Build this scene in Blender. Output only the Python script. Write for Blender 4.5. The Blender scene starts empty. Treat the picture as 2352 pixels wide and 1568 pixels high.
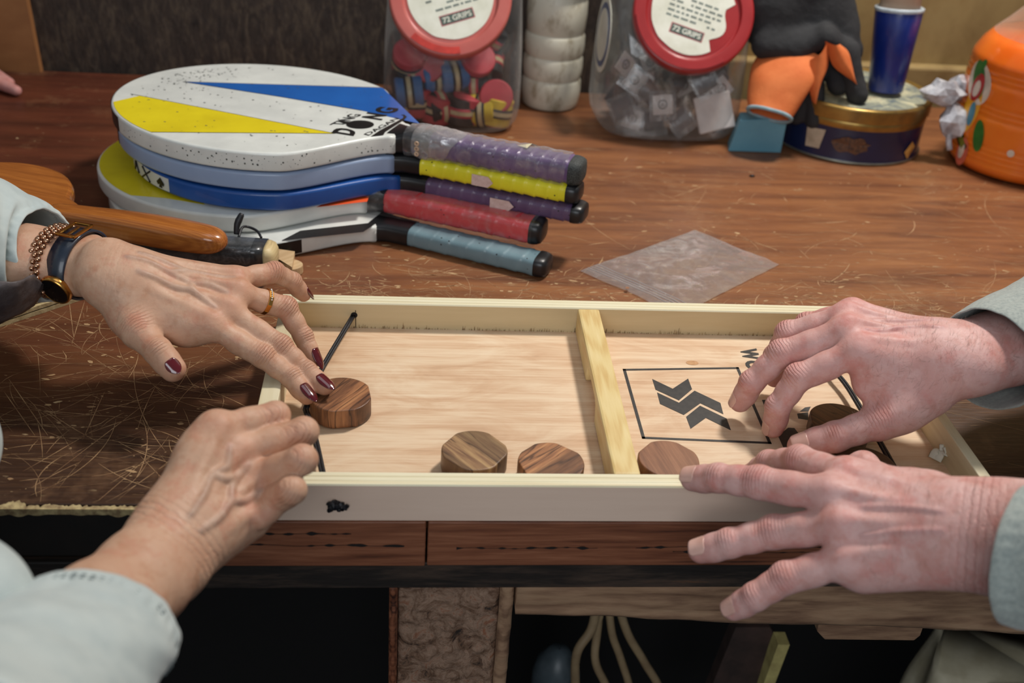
import bpy, bmesh, math, random
import numpy as np
from mathutils import Vector, Matrix, noise as mnoise

random.seed(7)
rng = np.random.default_rng(7)
PI = math.pi
SC = bpy.context.scene
COL = SC.collection

# ------------------------------------------------------------------ camera, world, lights, exposure
CAM = np.array([0.1219, -0.6304, 0.5380]); YAW, PITCH, ROLL, FPX = 0.1091, 0.5385, 0.0749, 2481.41
def cam_axes():
    cy, sy, cp, sp = math.cos(YAW), math.sin(YAW), math.cos(PITCH), math.sin(PITCH)
    f = np.array([sy*cp, cy*cp, -sp]); r = np.array([cy, -sy, 0.]); u = np.cross(r, f)
    cr, sr = math.cos(ROLL), math.sin(ROLL)
    return cr*r+sr*u, -sr*r+cr*u, f
AR, AU, AF = cam_axes()
def P(px, py, z=0.):
    """point of the horizontal plane at height z seen at that spot of the photograph"""
    d = AF+AR*(px-1176)/FPX-AU*(py-784)/FPX
    return CAM+d*((z-CAM[2])/d[2])
def PY(px, py, y):
    d = AF+AR*(px-1176)/FPX-AU*(py-784)/FPX
    return CAM+d*((y-CAM[1])/d[1])
cd = bpy.data.cameras.new('camera'); cam = bpy.data.objects.new('camera', cd); COL.objects.link(cam)
M = Matrix.Identity(4)
for i in range(3):
    M[i][0], M[i][1], M[i][2], M[i][3] = AR[i], AU[i], -AF[i], CAM[i]
cam.matrix_world = M
cd.sensor_width = 36; cd.lens = 36*FPX/2352; cd.clip_start = 0.02
cd.dof.use_dof = True; cd.dof.focus_distance = 0.97; cd.dof.aperture_fstop = 5.4
SC.camera = cam

w = bpy.data.worlds.new('world'); SC.world = w; w.use_nodes = True
w.node_tree.nodes['Background'].inputs[0].default_value = (0.80, 0.90, 1.0, 1)
w.node_tree.nodes['Background'].inputs[1].default_value = 0.20
def area(name, loc, target, size, power, col, sy=None):
    l = bpy.data.lights.new(name, 'AREA'); l.size = size; l.energy = power; l.color = col
    if sy: l.shape = 'RECTANGLE'; l.size_y = sy
    o = bpy.data.objects.new(name, l); COL.objects.link(o)
    o.location = loc; d = Vector(target)-Vector(loc); o.rotation_euler = d.to_track_quat('-Z', 'Y').to_euler()
    return o
area('lamp_key', (0.92, 0.78, 1.60), (0.3, 0.2, 0), 0.22, 33, (1.0, 0.94, 0.87))
area('fill_overhead', (0.1, 0.35, 2.1), (0.15, 0.3, 0), 1.0, 4.5, (0.93, 0.97, 1.0))  # broad ambient fill added overhead, not an actual ceiling lamp
area('fill_front', (-0.2, -2.0, 1.15), (0.3, 0.2, -.1), 1.3, 23, (0.9, 0.95, 1.0))  # added fill that brightens the near faces, no real window there
SC.view_settings.view_transform = 'Standard'; SC.view_settings.look = 'None'
SC.view_settings.gamma = 1; SC.view_settings.use_curve_mapping = False
SC.view_settings.exposure = -0.14

# ------------------------------------------------------------------ materials
def lin(c):
    return tuple(((v/255)/12.92 if v/255 <= .04045 else ((v/255+.055)/1.055)**2.4) for v in c)+(1,)
class NT:
    def __init__(s, name):
        s.m = bpy.data.materials.new(name); s.m.use_nodes = True
        s.n = s.m.node_tree.nodes; s.l = s.m.node_tree.links
        s.b = s.n['Principled BSDF']; s.out = s.n['Material Output']; s._c = None
    def coord(s, scale=(1, 1, 1), rot=(0, 0, 0), kind='Object'):
        if s._c is None: s._c = s.n.new('ShaderNodeTexCoord')
        src = s._c.outputs[kind]
        if any(rot):
            m0 = s.n.new('ShaderNodeMapping'); m0.inputs['Rotation'].default_value = rot; s.l.new(src, m0.inputs[0]); src = m0.outputs[0]
        mp = s.n.new('ShaderNodeMapping'); mp.inputs['Scale'].default_value = scale; s.l.new(src, mp.inputs[0]); return mp.outputs[0]
    def noise(s, scale, vec=None, detail=4, rough=.6, dist=0):
        t = s.n.new('ShaderNodeTexNoise'); t.inputs['Scale'].default_value = scale
        t.inputs['Detail'].default_value = detail; t.inputs['Roughness'].default_value = rough; t.inputs['Distortion'].default_value = dist
        s.l.new(vec if vec is not None else s.coord(), t.inputs['Vector']); return t.outputs[0]
    def voro(s, scale, vec=None, feature='F1', out=0):
        t = s.n.new('ShaderNodeTexVoronoi'); t.feature = feature; t.inputs['Scale'].default_value = scale
        s.l.new(vec if vec is not None else s.coord(), t.inputs['Vector']); return t.outputs[out]
    def wave(s, scale, vec, dist=5, detail=3, dscale=1, direction='X'):
        t = s.n.new('ShaderNodeTexWave'); t.bands_direction = direction
        t.inputs['Scale'].default_value = scale; t.inputs['Distortion'].default_value = dist
        t.inputs['Detail'].default_value = detail; t.inputs['Detail Scale'].default_value = dscale
        s.l.new(vec, t.inputs['Vector']); return t.outputs['Fac'] if 'Fac' in t.outputs else t.outputs[1]
    def ramp(s, f, stops, interp='LINEAR'):
        r = s.n.new('ShaderNodeValToRGB'); r.color_ramp.interpolation = interp; e = r.color_ramp.elements
        while len(e) < len(stops): e.new(.5)
        for k, (p, c) in enumerate(stops):
            e[k].position = p; e[k].color = lin(c) if len(c) == 3 else c
        s.l.new(f, r.inputs[0]); return r.outputs[0]
    def rng(s, f, a, b, c=0., d=1.):
        r = s.n.new('ShaderNodeMapRange'); r.clamp = True
        for k, v in zip((1, 2, 3, 4), (a, b, c, d)): r.inputs[k].default_value = v
        s.l.new(f, r.inputs[0]); return r.outputs[0]
    def mix(s, f, a, b, mode='MIX'):
        m = s.n.new('ShaderNodeMix'); m.data_type = 'RGBA'; m.blend_type = mode
        for i, v in ((0, f), (6, a), (7, b)):
            if isinstance(v, (int, float)): m.inputs[i].default_value = v
            elif isinstance(v, tuple): m.inputs[i].default_value = lin(v) if len(v) == 3 else v
            else: s.l.new(v, m.inputs[i])
        return m.outputs[2]
    def math(s, op, a, b=0.):
        m = s.n.new('ShaderNodeMath'); m.operation = op
        for i, v in ((0, a), (1, b)):
            if isinstance(v, (int, float)): m.inputs[i].default_value = v
            else: s.l.new(v, m.inputs[i])
        return m.outputs[0]
    def bump(s, h, strength=.3, dist=.001, prev=None):
        b = s.n.new('ShaderNodeBump'); b.inputs['Strength'].default_value = strength; b.inputs['Distance'].default_value = dist
        s.l.new(h, b.inputs['Height'])
        if prev is not None: s.l.new(prev, b.inputs['Normal'])
        s.l.new(b.outputs[0], s.b.inputs['Normal']); return b.outputs[0]
    def set(s, **k):
        for kk, v in k.items():
            i = s.b.inputs[kk.replace('_', ' ')]
            if isinstance(v, (int, float)): i.default_value = v
            elif isinstance(v, tuple): i.default_value = lin(v) if len(v) == 3 else v
            else: s.l.new(v, i)
        return s
def plain(name, c, rough=.5, c2=None, scale=60, bump=0., bscale=300, metal=0., spec=None, coat=0., bdist=.0006):
    t = NT(name)
    if c2 is None: c2 = tuple(int(v*.86) for v in c)
    t.set(Base_Color=t.mix(t.rng(t.noise(scale), .35, .65), c, c2), Roughness=rough, Metallic=metal, Coat_Weight=coat)
    if spec is not None: t.set(Specular_IOR_Level=spec)
    if bump: t.bump(t.noise(bscale), bump, bdist)
    return t.m
def wood(name, stops, grain=(4, 60, 60), wscale=10, rough=.5, bump=.15, rot=(0, 0, 0), coat=0., wdist=6, fine=1., offset=0, ww=.22, vein=None):
    """stops: colours from the pale to the dark parts; grain runs along the axis of the smallest scale"""
    t = NT(name); v = t.coord(grain, rot)
    n1 = t.noise(1.0, v, 5, .65, .6); n2 = t.noise(6., v, 3, .7)
    wv = t.wave(wscale, t.coord(tuple(g*.12 for g in grain), rot), wdist, 2, 1.5, 'Y')
    f = t.mix(ww, n1, wv); f = t.mix(.25*fine, f, n2); col = t.ramp(f, stops)
    if vein:      # a few dark lines wandering along the grain
        nv = t.noise(.55, v, 3, .5, .3); a_ = t.math('ABSOLUTE', t.math('SUBTRACT', nv, .5))
        col = t.mix(t.math('MULTIPLY', t.rng(a_, .0, .022, 1., 0.), .85), col, vein)
        nb = t.noise(.35, t.coord(tuple(g*.5 for g in grain), rot), 2, .5); col = t.mix(t.rng(nb, .5, .56, 0., .55), col, tuple(int(x*.62) for x in stops[-2][1]))
    t.set(Base_Color=col, Roughness=rough, Coat_Weight=coat)
    if bump: t.bump(n2, bump, .0005)
    return t.m
def film(name, c=(225, 225, 225), base=.25, top=.75, rough=.12, scale=40):
    """thin clear plastic: mostly see-through with glossy streaks and milky creases"""
    t = NT(name); t.n.remove(t.b)
    tr = t.n.new('ShaderNodeBsdfTransparent'); tr.inputs[0].default_value = (.97, .97, .97, 1)
    gl = t.n.new('ShaderNodeBsdfGlossy'); gl.inputs['Roughness'].default_value = rough
    df = t.n.new('ShaderNodeBsdfTranslucent'); df.inputs[0].default_value = lin(c)
    d2 = t.n.new('ShaderNodeBsdfDiffuse'); d2.inputs[0].default_value = lin(c)
    lw = t.n.new('ShaderNodeLayerWeight'); lw.inputs[0].default_value = .35
    nz = t.noise(scale, None, 4, .6, 1.5)
    m0 = t.n.new('ShaderNodeMixShader'); m0.inputs[0].default_value = .3
    t.l.new(d2.outputs[0], m0.inputs[1]); t.l.new(df.outputs[0], m0.inputs[2])
    m1 = t.n.new('ShaderNodeMixShader'); m1.inputs[0].default_value = .45
    t.l.new(m0.outputs[0], m1.inputs[1]); t.l.new(gl.outputs[0], m1.inputs[2])
    fac = t.math('ADD', t.rng(nz, .45, .8, base, base+.25), t.rng(lw.outputs[1], .2, 1., 0., top))
    m2 = t.n.new('ShaderNodeMixShader'); t.l.new(t.math('MINIMUM', fac, .95), m2.inputs[0])
    t.l.new(tr.outputs[0], m2.inputs[1]); t.l.new(m1.outputs[0], m2.inputs[2])
    bp = t.n.new('ShaderNodeBump'); bp.inputs['Strength'].default_value = .35; bp.inputs['Distance'].default_value = .002
    t.l.new(nz, bp.inputs['Height'])
    t.l.new(bp.outputs[0], gl.inputs['Normal'])
    t.l.new(m2.outputs[0], t.out.inputs[0]); return t.m

# ------------------------------------------------------------------ things and parts
def thing(name, label, cat, loc=(0, 0, 0), group=None):
    o = bpy.data.objects.new(name, None); COL.objects.link(o); o.location = [float(v) for v in loc]
    o.empty_display_size = .02; o['label'] = label; o['category'] = cat
    if group: o['group'] = group
    return o
def root_loc(p):
    v = Vector((0, 0, 0))
    while p is not None: v += p.location; p = p.parent
    return v
def mesh(name, verts, faces, mat, parent=None, smooth=False, label=None, kind=None, bevel=0, mats=None, midx=None, weld=False):
    me = bpy.data.meshes.new(name)
    me.from_pydata([tuple(float(c) for c in v) for v in verts], [], [tuple(f) for f in faces])
    if mats:
        for m_ in mats: me.materials.append(m_)
        me.polygons.foreach_set('material_index', midx)
    elif mat: me.materials.append(mat)
    me.update()
    if smooth: me.polygons.foreach_set('use_smooth', [True]*len(me.polygons))
    o = bpy.data.objects.new(name, me); COL.objects.link(o)
    if parent is not None:
        o.parent = parent; o.matrix_parent_inverse = Matrix.Translation(-WL[parent.name]) if parent.name in WL else Matrix.Translation(-root_loc(parent))
    WL[o.name] = Vector((0, 0, 0))
    if label: o['label'] = label
    if kind: o['kind'] = kind
    if bevel:
        b = o.modifiers.new('bevel', 'BEVEL'); b.width = bevel; b.segments = 2; b.limit_method = 'ANGLE'; b.angle_limit = .6
    return o
WL = {}
def box(x0, x1, y0, y1, z0, z1):
    v = [(x, y, z) for x in (x0, x1) for y in (y0, y1) for z in (z0, z1)]
    return v, [(0, 1, 3, 2), (4, 6, 7, 5), (0, 4, 5, 1), (2, 3, 7, 6), (0, 2, 6, 4), (1, 5, 7, 3)]
def join(parts):
    V, F = [], []
    for v, f in parts:
        n = len(V); V += list(v); F += [tuple(i+n for i in q) for q in f]
    return V, F
def prism(poly, z0, z1):
    n = len(poly); V = [(p[0], p[1], z0) for p in poly]+[(p[0], p[1], z1) for p in poly]
    F = [tuple(range(n-1, -1, -1)), tuple(range(n, 2*n))]+[(i, (i+1) % n, n+(i+1) % n, n+i) for i in range(n)]
    return V, F
def flat(pts, th=.0002):
    """thin printed patch from 3-D points (counter-clockwise from above)"""
    n = len(pts); up = np.array([0, 0, th]); V = [np.array(p) for p in pts]+[np.array(p)+up for p in pts]
    return V, [tuple(range(n-1, -1, -1)), tuple(range(n, 2*n))]+[(i, (i+1) % n, n+(i+1) % n, n+i) for i in range(n)]
def norm(v):
    v = np.asarray(v, float); return v/(np.linalg.norm(v)+1e-12)
def frame(a, up=(0, 0, 1)):
    a = norm(a); s = np.cross(a, up)
    if np.linalg.norm(s) < 1e-3: s = np.cross(a, (0, 1, 0))
    s = norm(s); return s, np.cross(s, a)
def sweep(path, rad, seg=16, up=(0, 0, 1), cap=True, prof=None, closed=False):
    """tube through path; rad = list of (rs, ru) or floats; prof(theta)->(x, y) unit section"""
    path = [np.array(p, float) for p in path]; n = len(path); V, F = [], []
    for i, p in enumerate(path):
        a = (path[(i+1) % n]-path[i-1]) if closed else path[min(i+1, n-1)]-path[max(i-1, 0)]
        s, u = frame(a, up); r = rad[i] if hasattr(rad, '__len__') else rad
        rs, ru = r if hasattr(r, '__len__') else (r, r)
        for k in range(seg):
            th = 2*PI*k/seg; x, y = prof(th) if prof else (math.cos(th), math.sin(th))
            V.append(p+s*x*rs+u*y*ru)
    m = n if closed else n-1
    for i in range(m):
        for k in range(seg):
            a, b = i*seg+k, i*seg+(k+1) % seg; j = ((i+1) % n)*seg
            F.append((a, b, j+(k+1) % seg, j+k))
    if cap and not closed:
        F.append(tuple(range(seg-1, -1, -1))); F.append(tuple(range((n-1)*seg, n*seg)))
    return V, F
def sq(e):
    def f(th):
        c, s = math.cos(th), math.sin(th); return (math.copysign(abs(c)**e, c), math.copysign(abs(s)**e, s))
    return f
def lathe(prof, c=(0, 0, 0), seg=40, axis=(0, 0, 1), x=None, closed=False):
    """prof: (radius, height) pairs from bottom to top"""
    a = norm(axis); s, u = frame(a, (0, 1, 0) if abs(a[2]) > .9 else (0, 0, 1)); c = np.array(c, float); V, F = [], []
    for r, h in prof:
        for k in range(seg):
            th = 2*PI*k/seg; V.append(c+a*h+(s*math.cos(th)+u*math.sin(th))*max(r, 1e-5))
    for i in range(len(prof)-1):
        for k in range(seg): F.append((i*seg+k, i*seg+(k+1) % seg, (i+1)*seg+(k+1) % seg, (i+1)*seg+k))
    return V, F
def smooth_path(pts, n=8):
    """Catmull-Rom through the points"""
    p = [np.array(q, float) for q in pts]; p = [2*p[0]-p[1]]+p+[2*p[-1]-p[-2]]; out = []
    for i in range(1, len(p)-2):
        for k in range(n):
            t = k/n; a, b, c, d = p[i-1], p[i], p[i+1], p[i+2]
            out.append(.5*((2*b)+(-a+c)*t+(2*a-5*b+4*c-d)*t*t+(-a+3*b-3*c+d)*t**3))
    out.append(p[-2]); return out
def rough_up(V, amp, scale, seed=0):
    out = []
    for v in V:
        q = Vector([float(c) for c in v])*scale+Vector((seed*7.3, seed*3.1, seed))
        d = mnoise.noise_vector(q); out.append((v[0]+d[0]*amp, v[1]+d[1]*amp, v[2]+d[2]*amp))
    return out
def text_geo(s, size=1., bold=0.):
    cu = bpy.data.curves.new('t', 'FONT'); cu.body = s; cu.size = size; cu.resolution_u = 3; cu.offset = bold
    o = bpy.data.objects.new('t', cu); COL.objects.link(o); bpy.context.view_layer.update()
    dg = bpy.context.evaluated_depsgraph_get(); me = o.evaluated_get(dg).to_mesh()
    V = [tuple(v.co) for v in me.vertices]; F = [tuple(p.vertices) for p in me.polygons]
    o.evaluated_get(dg).to_mesh_clear(); bpy.data.objects.remove(o); bpy.data.curves.remove(cu)
    return V, F
def text_on(s, o, right, up, nrm=None, lift=.0003, bold=0.):
    """letters laid out so that the string spans `right` and the caps are `up` high"""
    V, F = text_geo(s, 1., bold); xs = [v[0] for v in V]; ys = [v[1] for v in V]
    x0, x1, y0, y1 = min(xs), max(xs), min(ys), max(ys); o, right, up = map(np.array, (o, right, up))
    n = norm(np.cross(right, up))*lift if nrm is None else np.array(nrm)*lift
    return [o+right*(v[0]-x0)/(x1-x0)+up*(v[1]-y0)/(y1-y0)+n for v in V], F

# ------------------------------------------------------------------ smooth distance-field bodies
def field(prims, vox, pad=.006, base=None):
    lo = np.min([np.minimum(p['a'], p['b'])-max(p['ra'], p['rb']) for p in prims if p['op'] == 'add'], 0)-pad
    hi = np.max([np.maximum(p['a'], p['b'])+max(p['ra'], p['rb']) for p in prims if p['op'] == 'add'], 0)+pad
    n = np.ceil((hi-lo)/vox).astype(int)+1
    if base is not None: G, lo = base; n = np.array(G.shape)
    else: G = np.full(n, .04, np.float32)
    ax = [lo[i]+np.arange(n[i])*vox for i in range(3)]
    for p in prims:
        a, b, ra, rb, k = p['a'], p['b'], p['ra'], p['rb'], p['k']; m = max(ra, rb)+k+.003
        i0 = np.maximum(((np.minimum(a, b)-m-lo)/vox).astype(int), 0); i1 = np.minimum(((np.maximum(a, b)+m-lo)/vox).astype(int)+2, n)
        if (i1 <= i0).any(): continue
        X = ax[0][i0[0]:i1[0], None, None]-a[0]; Y = ax[1][None, i0[1]:i1[1], None]-a[1]; Z = ax[2][None, None, i0[2]:i1[2]]-a[2]
        ab = b-a; L = max(float(ab@ab), 1e-12); t = np.clip((X*ab[0]+Y*ab[1]+Z*ab[2])/L, 0, 1)
        dx, dy, dz = X-t*ab[0], Y-t*ab[1], Z-t*ab[2]
        if p.get('fl'):
            nn, f = p['fl']; q = (dx*nn[0]+dy*nn[1]+dz*nn[2])*(1/f-1)
            dx, dy, dz = dx+q*nn[0], dy+q*nn[1], dz+q*nn[2]
        d = np.sqrt(dx*dx+dy*dy+dz*dz)-(ra+t*(rb-ra))
        S = (slice(i0[0], i1[0]), slice(i0[1], i1[1]), slice(i0[2], i1[2])); g = G[S]
        if p['op'] == 'add':
            h = np.maximum(k-np.abs(g-d), 0)/k; G[S] = np.minimum(g, d)-h*h*k*.25
        else:
            h = np.maximum(k-np.abs(g+d), 0)/k; G[S] = np.maximum(g, -d)+h*h*k*.25
    return G, lo
def nets(G, lo, vox):
    """surface nets: quads around the zero level"""
    s = G < 0; n = np.array(G.shape); c = np.zeros(n-1, np.int8)
    for dx in (0, 1):
        for dy in (0, 1):
            for dz in (0, 1): c += s[dx:n[0]-1+dx, dy:n[1]-1+dy, dz:n[2]-1+dz]
    act = np.argwhere((c > 0) & (c < 8)); idx = np.full(n-1, -1, np.int64); idx[tuple(act.T)] = np.arange(len(act))
    corners = [(x, y, z) for x in (0, 1) for y in (0, 1) for z in (0, 1)]
    val = {q: G[act[:, 0]+q[0], act[:, 1]+q[1], act[:, 2]+q[2]] for q in corners}
    acc = np.zeros((len(act), 3)); cnt = np.zeros(len(act))
    for q in corners:
        for axis in range(3):
            if q[axis]: continue
            r = list(q); r[axis] = 1; r = tuple(r); va, vb = val[q], val[r]; m = (va < 0) != (vb < 0)
            t = np.where(m, va/np.where(m, va-vb, 1), 0); pt = np.tile(np.array(q, float), (len(act), 1)); pt[:, axis] += t
            acc[m] += pt[m]; cnt[m] += 1
    V = lo+(act+acc/cnt[:, None])*vox; F = []
    for axis in range(3):
        sl0 = [slice(1, n[i]-1) for i in range(3)]; sl1 = list(sl0); sl0[axis] = slice(0, n[axis]-1); sl1[axis] = slice(1, n[axis])
        A, B = s[tuple(sl0)], s[tuple(sl1)]; e = np.argwhere(A != B)
        off = np.array([1, 1, 1]); off[axis] = 0; base = e+off
        u, v = [(1, 2), (2, 0), (0, 1)][axis]; du = np.zeros(3, int); du[u] = 1; dv = np.zeros(3, int); dv[v] = 1
        q = [base, base-du, base-du-dv, base-dv]; q = np.stack([idx[tuple(x.T)] for x in q], 1)
        flip = A[tuple(e.T)]; q = np.where(flip[:, None], q[:, ::-1], q); F.append(q)
    F = np.concatenate(F); F = F[:, ::-1]
    return V, F[(F >= 0).all(1)]
def np_mesh(name, V, F, mat, parent=None, attr=None, smooth=True, label=None, kind=None):
    me = bpy.data.meshes.new(name); me.vertices.add(len(V)); me.vertices.foreach_set('co', np.asarray(V, np.float32).ravel())
    me.loops.add(F.size); me.loops.foreach_set('vertex_index', F.astype(np.int32).ravel())
    me.polygons.add(len(F)); me.polygons.foreach_set('loop_start', np.arange(0, F.size, 4, dtype=np.int32))
    me.update(calc_edges=True); me.validate(); me.polygons.foreach_set('use_smooth', np.full(len(F), smooth))
    if attr is not None:
        at = me.color_attributes.new('tone', 'FLOAT_COLOR', 'POINT'); at.data.foreach_set('color', attr.astype(np.float32).ravel())
    me.materials.append(mat); o = bpy.data.objects.new(name, me); COL.objects.link(o)
    if parent is not None: o.parent = parent; o.matrix_parent_inverse = Matrix.Translation(-WL.get(parent.name, root_loc(parent)))
    WL[o.name] = Vector((0, 0, 0))
    if label: o['label'] = label
    if kind: o['kind'] = kind
    return o
def cone(a, b, ra, rb=None, k=.004, fl=None, op='add'):
    return dict(a=np.array(a, float), b=np.array(b, float), ra=ra, rb=ra if rb is None else rb, k=k, fl=fl, op=op)
# ------------------------------------------------------------------ the setting: floor, walls
m_floor = plain('floor_dark', (18, 15, 13), .9, (11, 9, 8), 8, .3, 40)
o = mesh('floor', *box(-2.2, 2.6, -2.2, 1.6, -.92, -.9), m_floor); o['kind'] = 'structure'
t = NT('bark_panel'); v = t.coord((9, 9, 3))
t.set(Base_Color=t.ramp(t.noise(9, v, 6, .7, .8), [(.3, (30, 22, 18)), (.5, (58, 46, 38)), (.72, (92, 78, 62))]), Roughness=.7)
t.bump(t.noise(14, v, 5), .5, .004)
o = mesh('wall_back', *box(-.9, .62, 1.045, 1.09, -.9, 1.3), t.m); o['kind'] = 'structure'
t = NT('tan_board'); v = t.coord((3, 3, 3))
t.set(Base_Color=t.ramp(t.noise(3, v, 5, .6, .4), [(.3, (128, 104, 62)), (.55, (160, 136, 88)), (.75, (142, 112, 66))]), Roughness=.7)
o = mesh('wall_right', *box(.62, 2.6, 1.10, 1.13, -.9, 1.3), t.m); o['kind'] = 'structure'
o = mesh('trim_1', *box(.60, 2.2, 1.072, 1.10, -.02, .055), t.m, bevel=.004); o['kind'] = 'structure'
m_ply = wood('ply_orange', [(.25, (176, 124, 78)), (.55, (150, 100, 58)), (.8, (128, 82, 46))], (4, 60, 10), 6, .6, .1)
# the pale board leaning at the left, its edge slanting
a, b = PY(98, 165, 1.04), PY(66, 0, 1.04); k = (b[0]-a[0])/(b[2]-a[2])
poly = [(-1.3, -.9), (a[0]-.9*k, -.9), (a[0]+1.2*k, 1.2), (-1.3, 1.2)]
V = [(p[0], y, p[1]) for y in (1.030, 1.044) for p in poly]
o = mesh('wall_left', V, [(0, 1, 2, 3), (7, 6, 5, 4), (0, 4, 5, 1), (1, 5, 6, 2), (2, 6, 7, 3), (3, 7, 4, 0)], m_ply); o['kind'] = 'structure'

# ------------------------------------------------------------------ the workbench
t = NT('worn_varnish')
g = t.coord((3, 26, 26)); g2 = t.coord((5, 160, 160)); fl_ = t.coord((1, 1, 1))
sep = t.n.new('ShaderNodeSeparateXYZ'); t.l.new(t._c.outputs['Object'], sep.inputs[0])
base = t.ramp(t.noise(1.2, g, 6, .65, .5), [(.25, (84, 50, 33)), (.42, (116, 72, 45)), (.58, (137, 88, 54)), (.78, (158, 108, 68))])
red = t.ramp(t.noise(1.1, g, 5, .6, .3), [(.3, (64, 31, 21)), (.6, (98, 50, 33)), (.8, (120, 66, 46))])
c = t.mix(t.math('MULTIPLY', t.rng(sep.outputs[0], .15, -.35), t.rng(sep.outputs[1], -.1, .5, .35, 1.)), base, red)
# grime: the strip of the bench nearest the edge is worn dark
wob = t.math('MULTIPLY', t.math('SUBTRACT', t.noise(5, fl_, 3), .5), .16)
nearl = t.math('MULTIPLY', t.rng(t.math('ADD', sep.outputs[1], wob), .29, .10), t.rng(sep.outputs[0], .02, -.03))
nearr = t.math('MULTIPLY', t.rng(t.math('ADD', sep.outputs[1], wob), .26, .16), t.rng(sep.outputs[0], .50, .58))
dark = t.ramp(t.noise(1.6, g2, 5, .7), [(.3, (30, 21, 15)), (.55, (58, 40, 28)), (.8, (98, 74, 52))])
c = t.mix(t.math('MULTIPLY', t.math('MAXIMUM', nearl, nearr), .88), c, dark)
blot = t.rng(t.noise(7, fl_, 5, .75), .56, .72)
c = t.mix(t.math('MULTIPLY', blot, .45), c, (150, 112, 80))
fine = t.math('GREATER_THAN', t.noise(1., t.coord((14, 420, 420)), 4, .8), .665)
c = t.mix(t.math('MULTIPLY', fine, .55), c, (196, 158, 112))
chips = t.math('MULTIPLY', t.rng(t.noise(130, t.coord((.55, 1, 1)), 2, .5), .70, .74), t.rng(t.noise(11, fl_, 2), .5, .62))
c = t.mix(chips, c, (206, 178, 136))
t.set(Base_Color=c, Roughness=t.rng(t.noise(18, g, 4), .3, .7, .30, .52), Specular_IOR_Level=.45)
t.bump(t.noise(1., t.coord((20, 300, 300)), 4, .7), .22, .0006)
m_top = t.m
m_edge = wood('edge_wood', [(.25, (158, 104, 76)), (.42, (128, 78, 54)), (.55, (104, 60, 41)), (.68, (44, 26, 20))], (5, 90, 90), 8, .45, .5)
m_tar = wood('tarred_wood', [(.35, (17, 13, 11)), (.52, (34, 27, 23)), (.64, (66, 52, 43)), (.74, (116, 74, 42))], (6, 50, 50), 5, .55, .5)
m_rough = wood('rough_sawn', [(.25, (170, 138, 108)), (.48, (142, 110, 84)), (.64, (108, 78, 58)), (.80, (46, 32, 24))], (6, 42, 42), 7, .8, .9, wdist=9)
bench = thing('workbench', 'scratched reddish brown varnished wooden workbench under the game tray', 'table', (.2, .5, -.9))
FY = .017
mesh('tabletop', *box(-1.2, 1.9, FY, 1.04, -.022, 0), m_top, bench, bevel=.0012)
# ragged bare strip along the front edge at the left
V, F = [], []; n = 420
for i in range(n):
    x = -.62+.60*i/(n-1); d = -.002+.004*abs(mnoise.noise(Vector((x*60, 0, 0))))+(.020*max(0, mnoise.noise(Vector((x*45, 5, 0)))-.1))+.003*mnoise.noise(Vector((x*400, 5, 0)))
    V += [(x, .0110, -.0045-.004*abs(mnoise.noise(Vector((x*70, 3, 3))))), (x, .0112, .0003), (x, FY+d, .0003)]
for i in range(n-1): F += [(3*i, 3*i+3, 3*i+4, 3*i+1), (3*i+1, 3*i+4, 3*i+5, 3*i+2)]
mesh('worn_edge', V, F, plain('bare_edge', (196, 176, 128), .7, (132, 108, 76), 160, .4, 400), bench)
bdy = [-1.2, -.075, .137, .66, 1.9]
for i in range(4):
    V, F = box(bdy[i]+.0007, bdy[i+1]-.0007, 0 if i else .0118, FY-.0005, -.0465+.0006*i, -.0012)
    mesh('edge_board', V, F, m_edge if i else plain('edge_dark', (26, 17, 12), .7, (15, 10, 8), 30, .5, 60), bench, bevel=.0012)
# open splits in the edge boards
V, F = [], []
for x0, x1, z in [(-.06, .12, -.0245), (.16, .27, -.027), (.30, .64, -.026), (.33, .45, -.031), (.0, .08, -.013)]:
    n = 120; s0 = len(V)
    for i in range(n):
        x = x0+(x1-x0)*i/(n-1); h = .0002+.0022*max(0, mnoise.noise(Vector((x*130, z*99, 1)))); zz = z+.0016*mnoise.noise(Vector((x*45, z*50, 3)))
        V += [(x, -.0004, zz-h), (x, -.0004, zz+h)]
    for i in range(n-1): q = s0+2*i; F.append((q, q+2, q+3, q+1))
mesh('split', V, F, plain('crack', (18, 10, 8), .9), bench, kind='stuff', label='dark open cracks in the edge boards')
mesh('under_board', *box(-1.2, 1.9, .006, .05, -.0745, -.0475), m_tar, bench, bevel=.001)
# apron beam on the right, rough sawn with a raised torn grain
V, F = [], []; nx, nz = 130, 14
for i in range(nx):
    x = .212+1.6*i/(nx-1)
    for j in range(nz):
        z = -.0755-(.036+.0545*(x-.218))*j/(nz-1)
        y = .012+.0022*mnoise.noise(Vector((x*26, z*160, 2)))+.003*mnoise.noise(Vector((x*6, z*40, 8)))
        if j in (0, nz-1): y += .0015
        V.append((x, y, z))
for i in range(nx-1):
    for j in range(nz-1): a = i*nz+j; F.append((a, a+1, a+nz+1, a+nz))
s0 = len(V)
for i in range(nx):
    V += [(V[i*nz][0], .06, V[i*nz][2]), (V[i*nz][0], .06, V[i*nz+nz-1][2])]
for i in range(nx-1):
    q = s0+2*i; F += [(i*nz+nz-1, q+1, q+3, (i+1)*nz+nz-1), (i*nz, (i+1)*nz, q+2, q), (q, q+2, q+3, q+1)]
F.append(tuple([s0, s0+1]+[j for j in range(nz-1, -1, -1)]))
mesh('apron', V, F, m_rough, bench, smooth=True, label='rough sawn beam under the bench edge')
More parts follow.
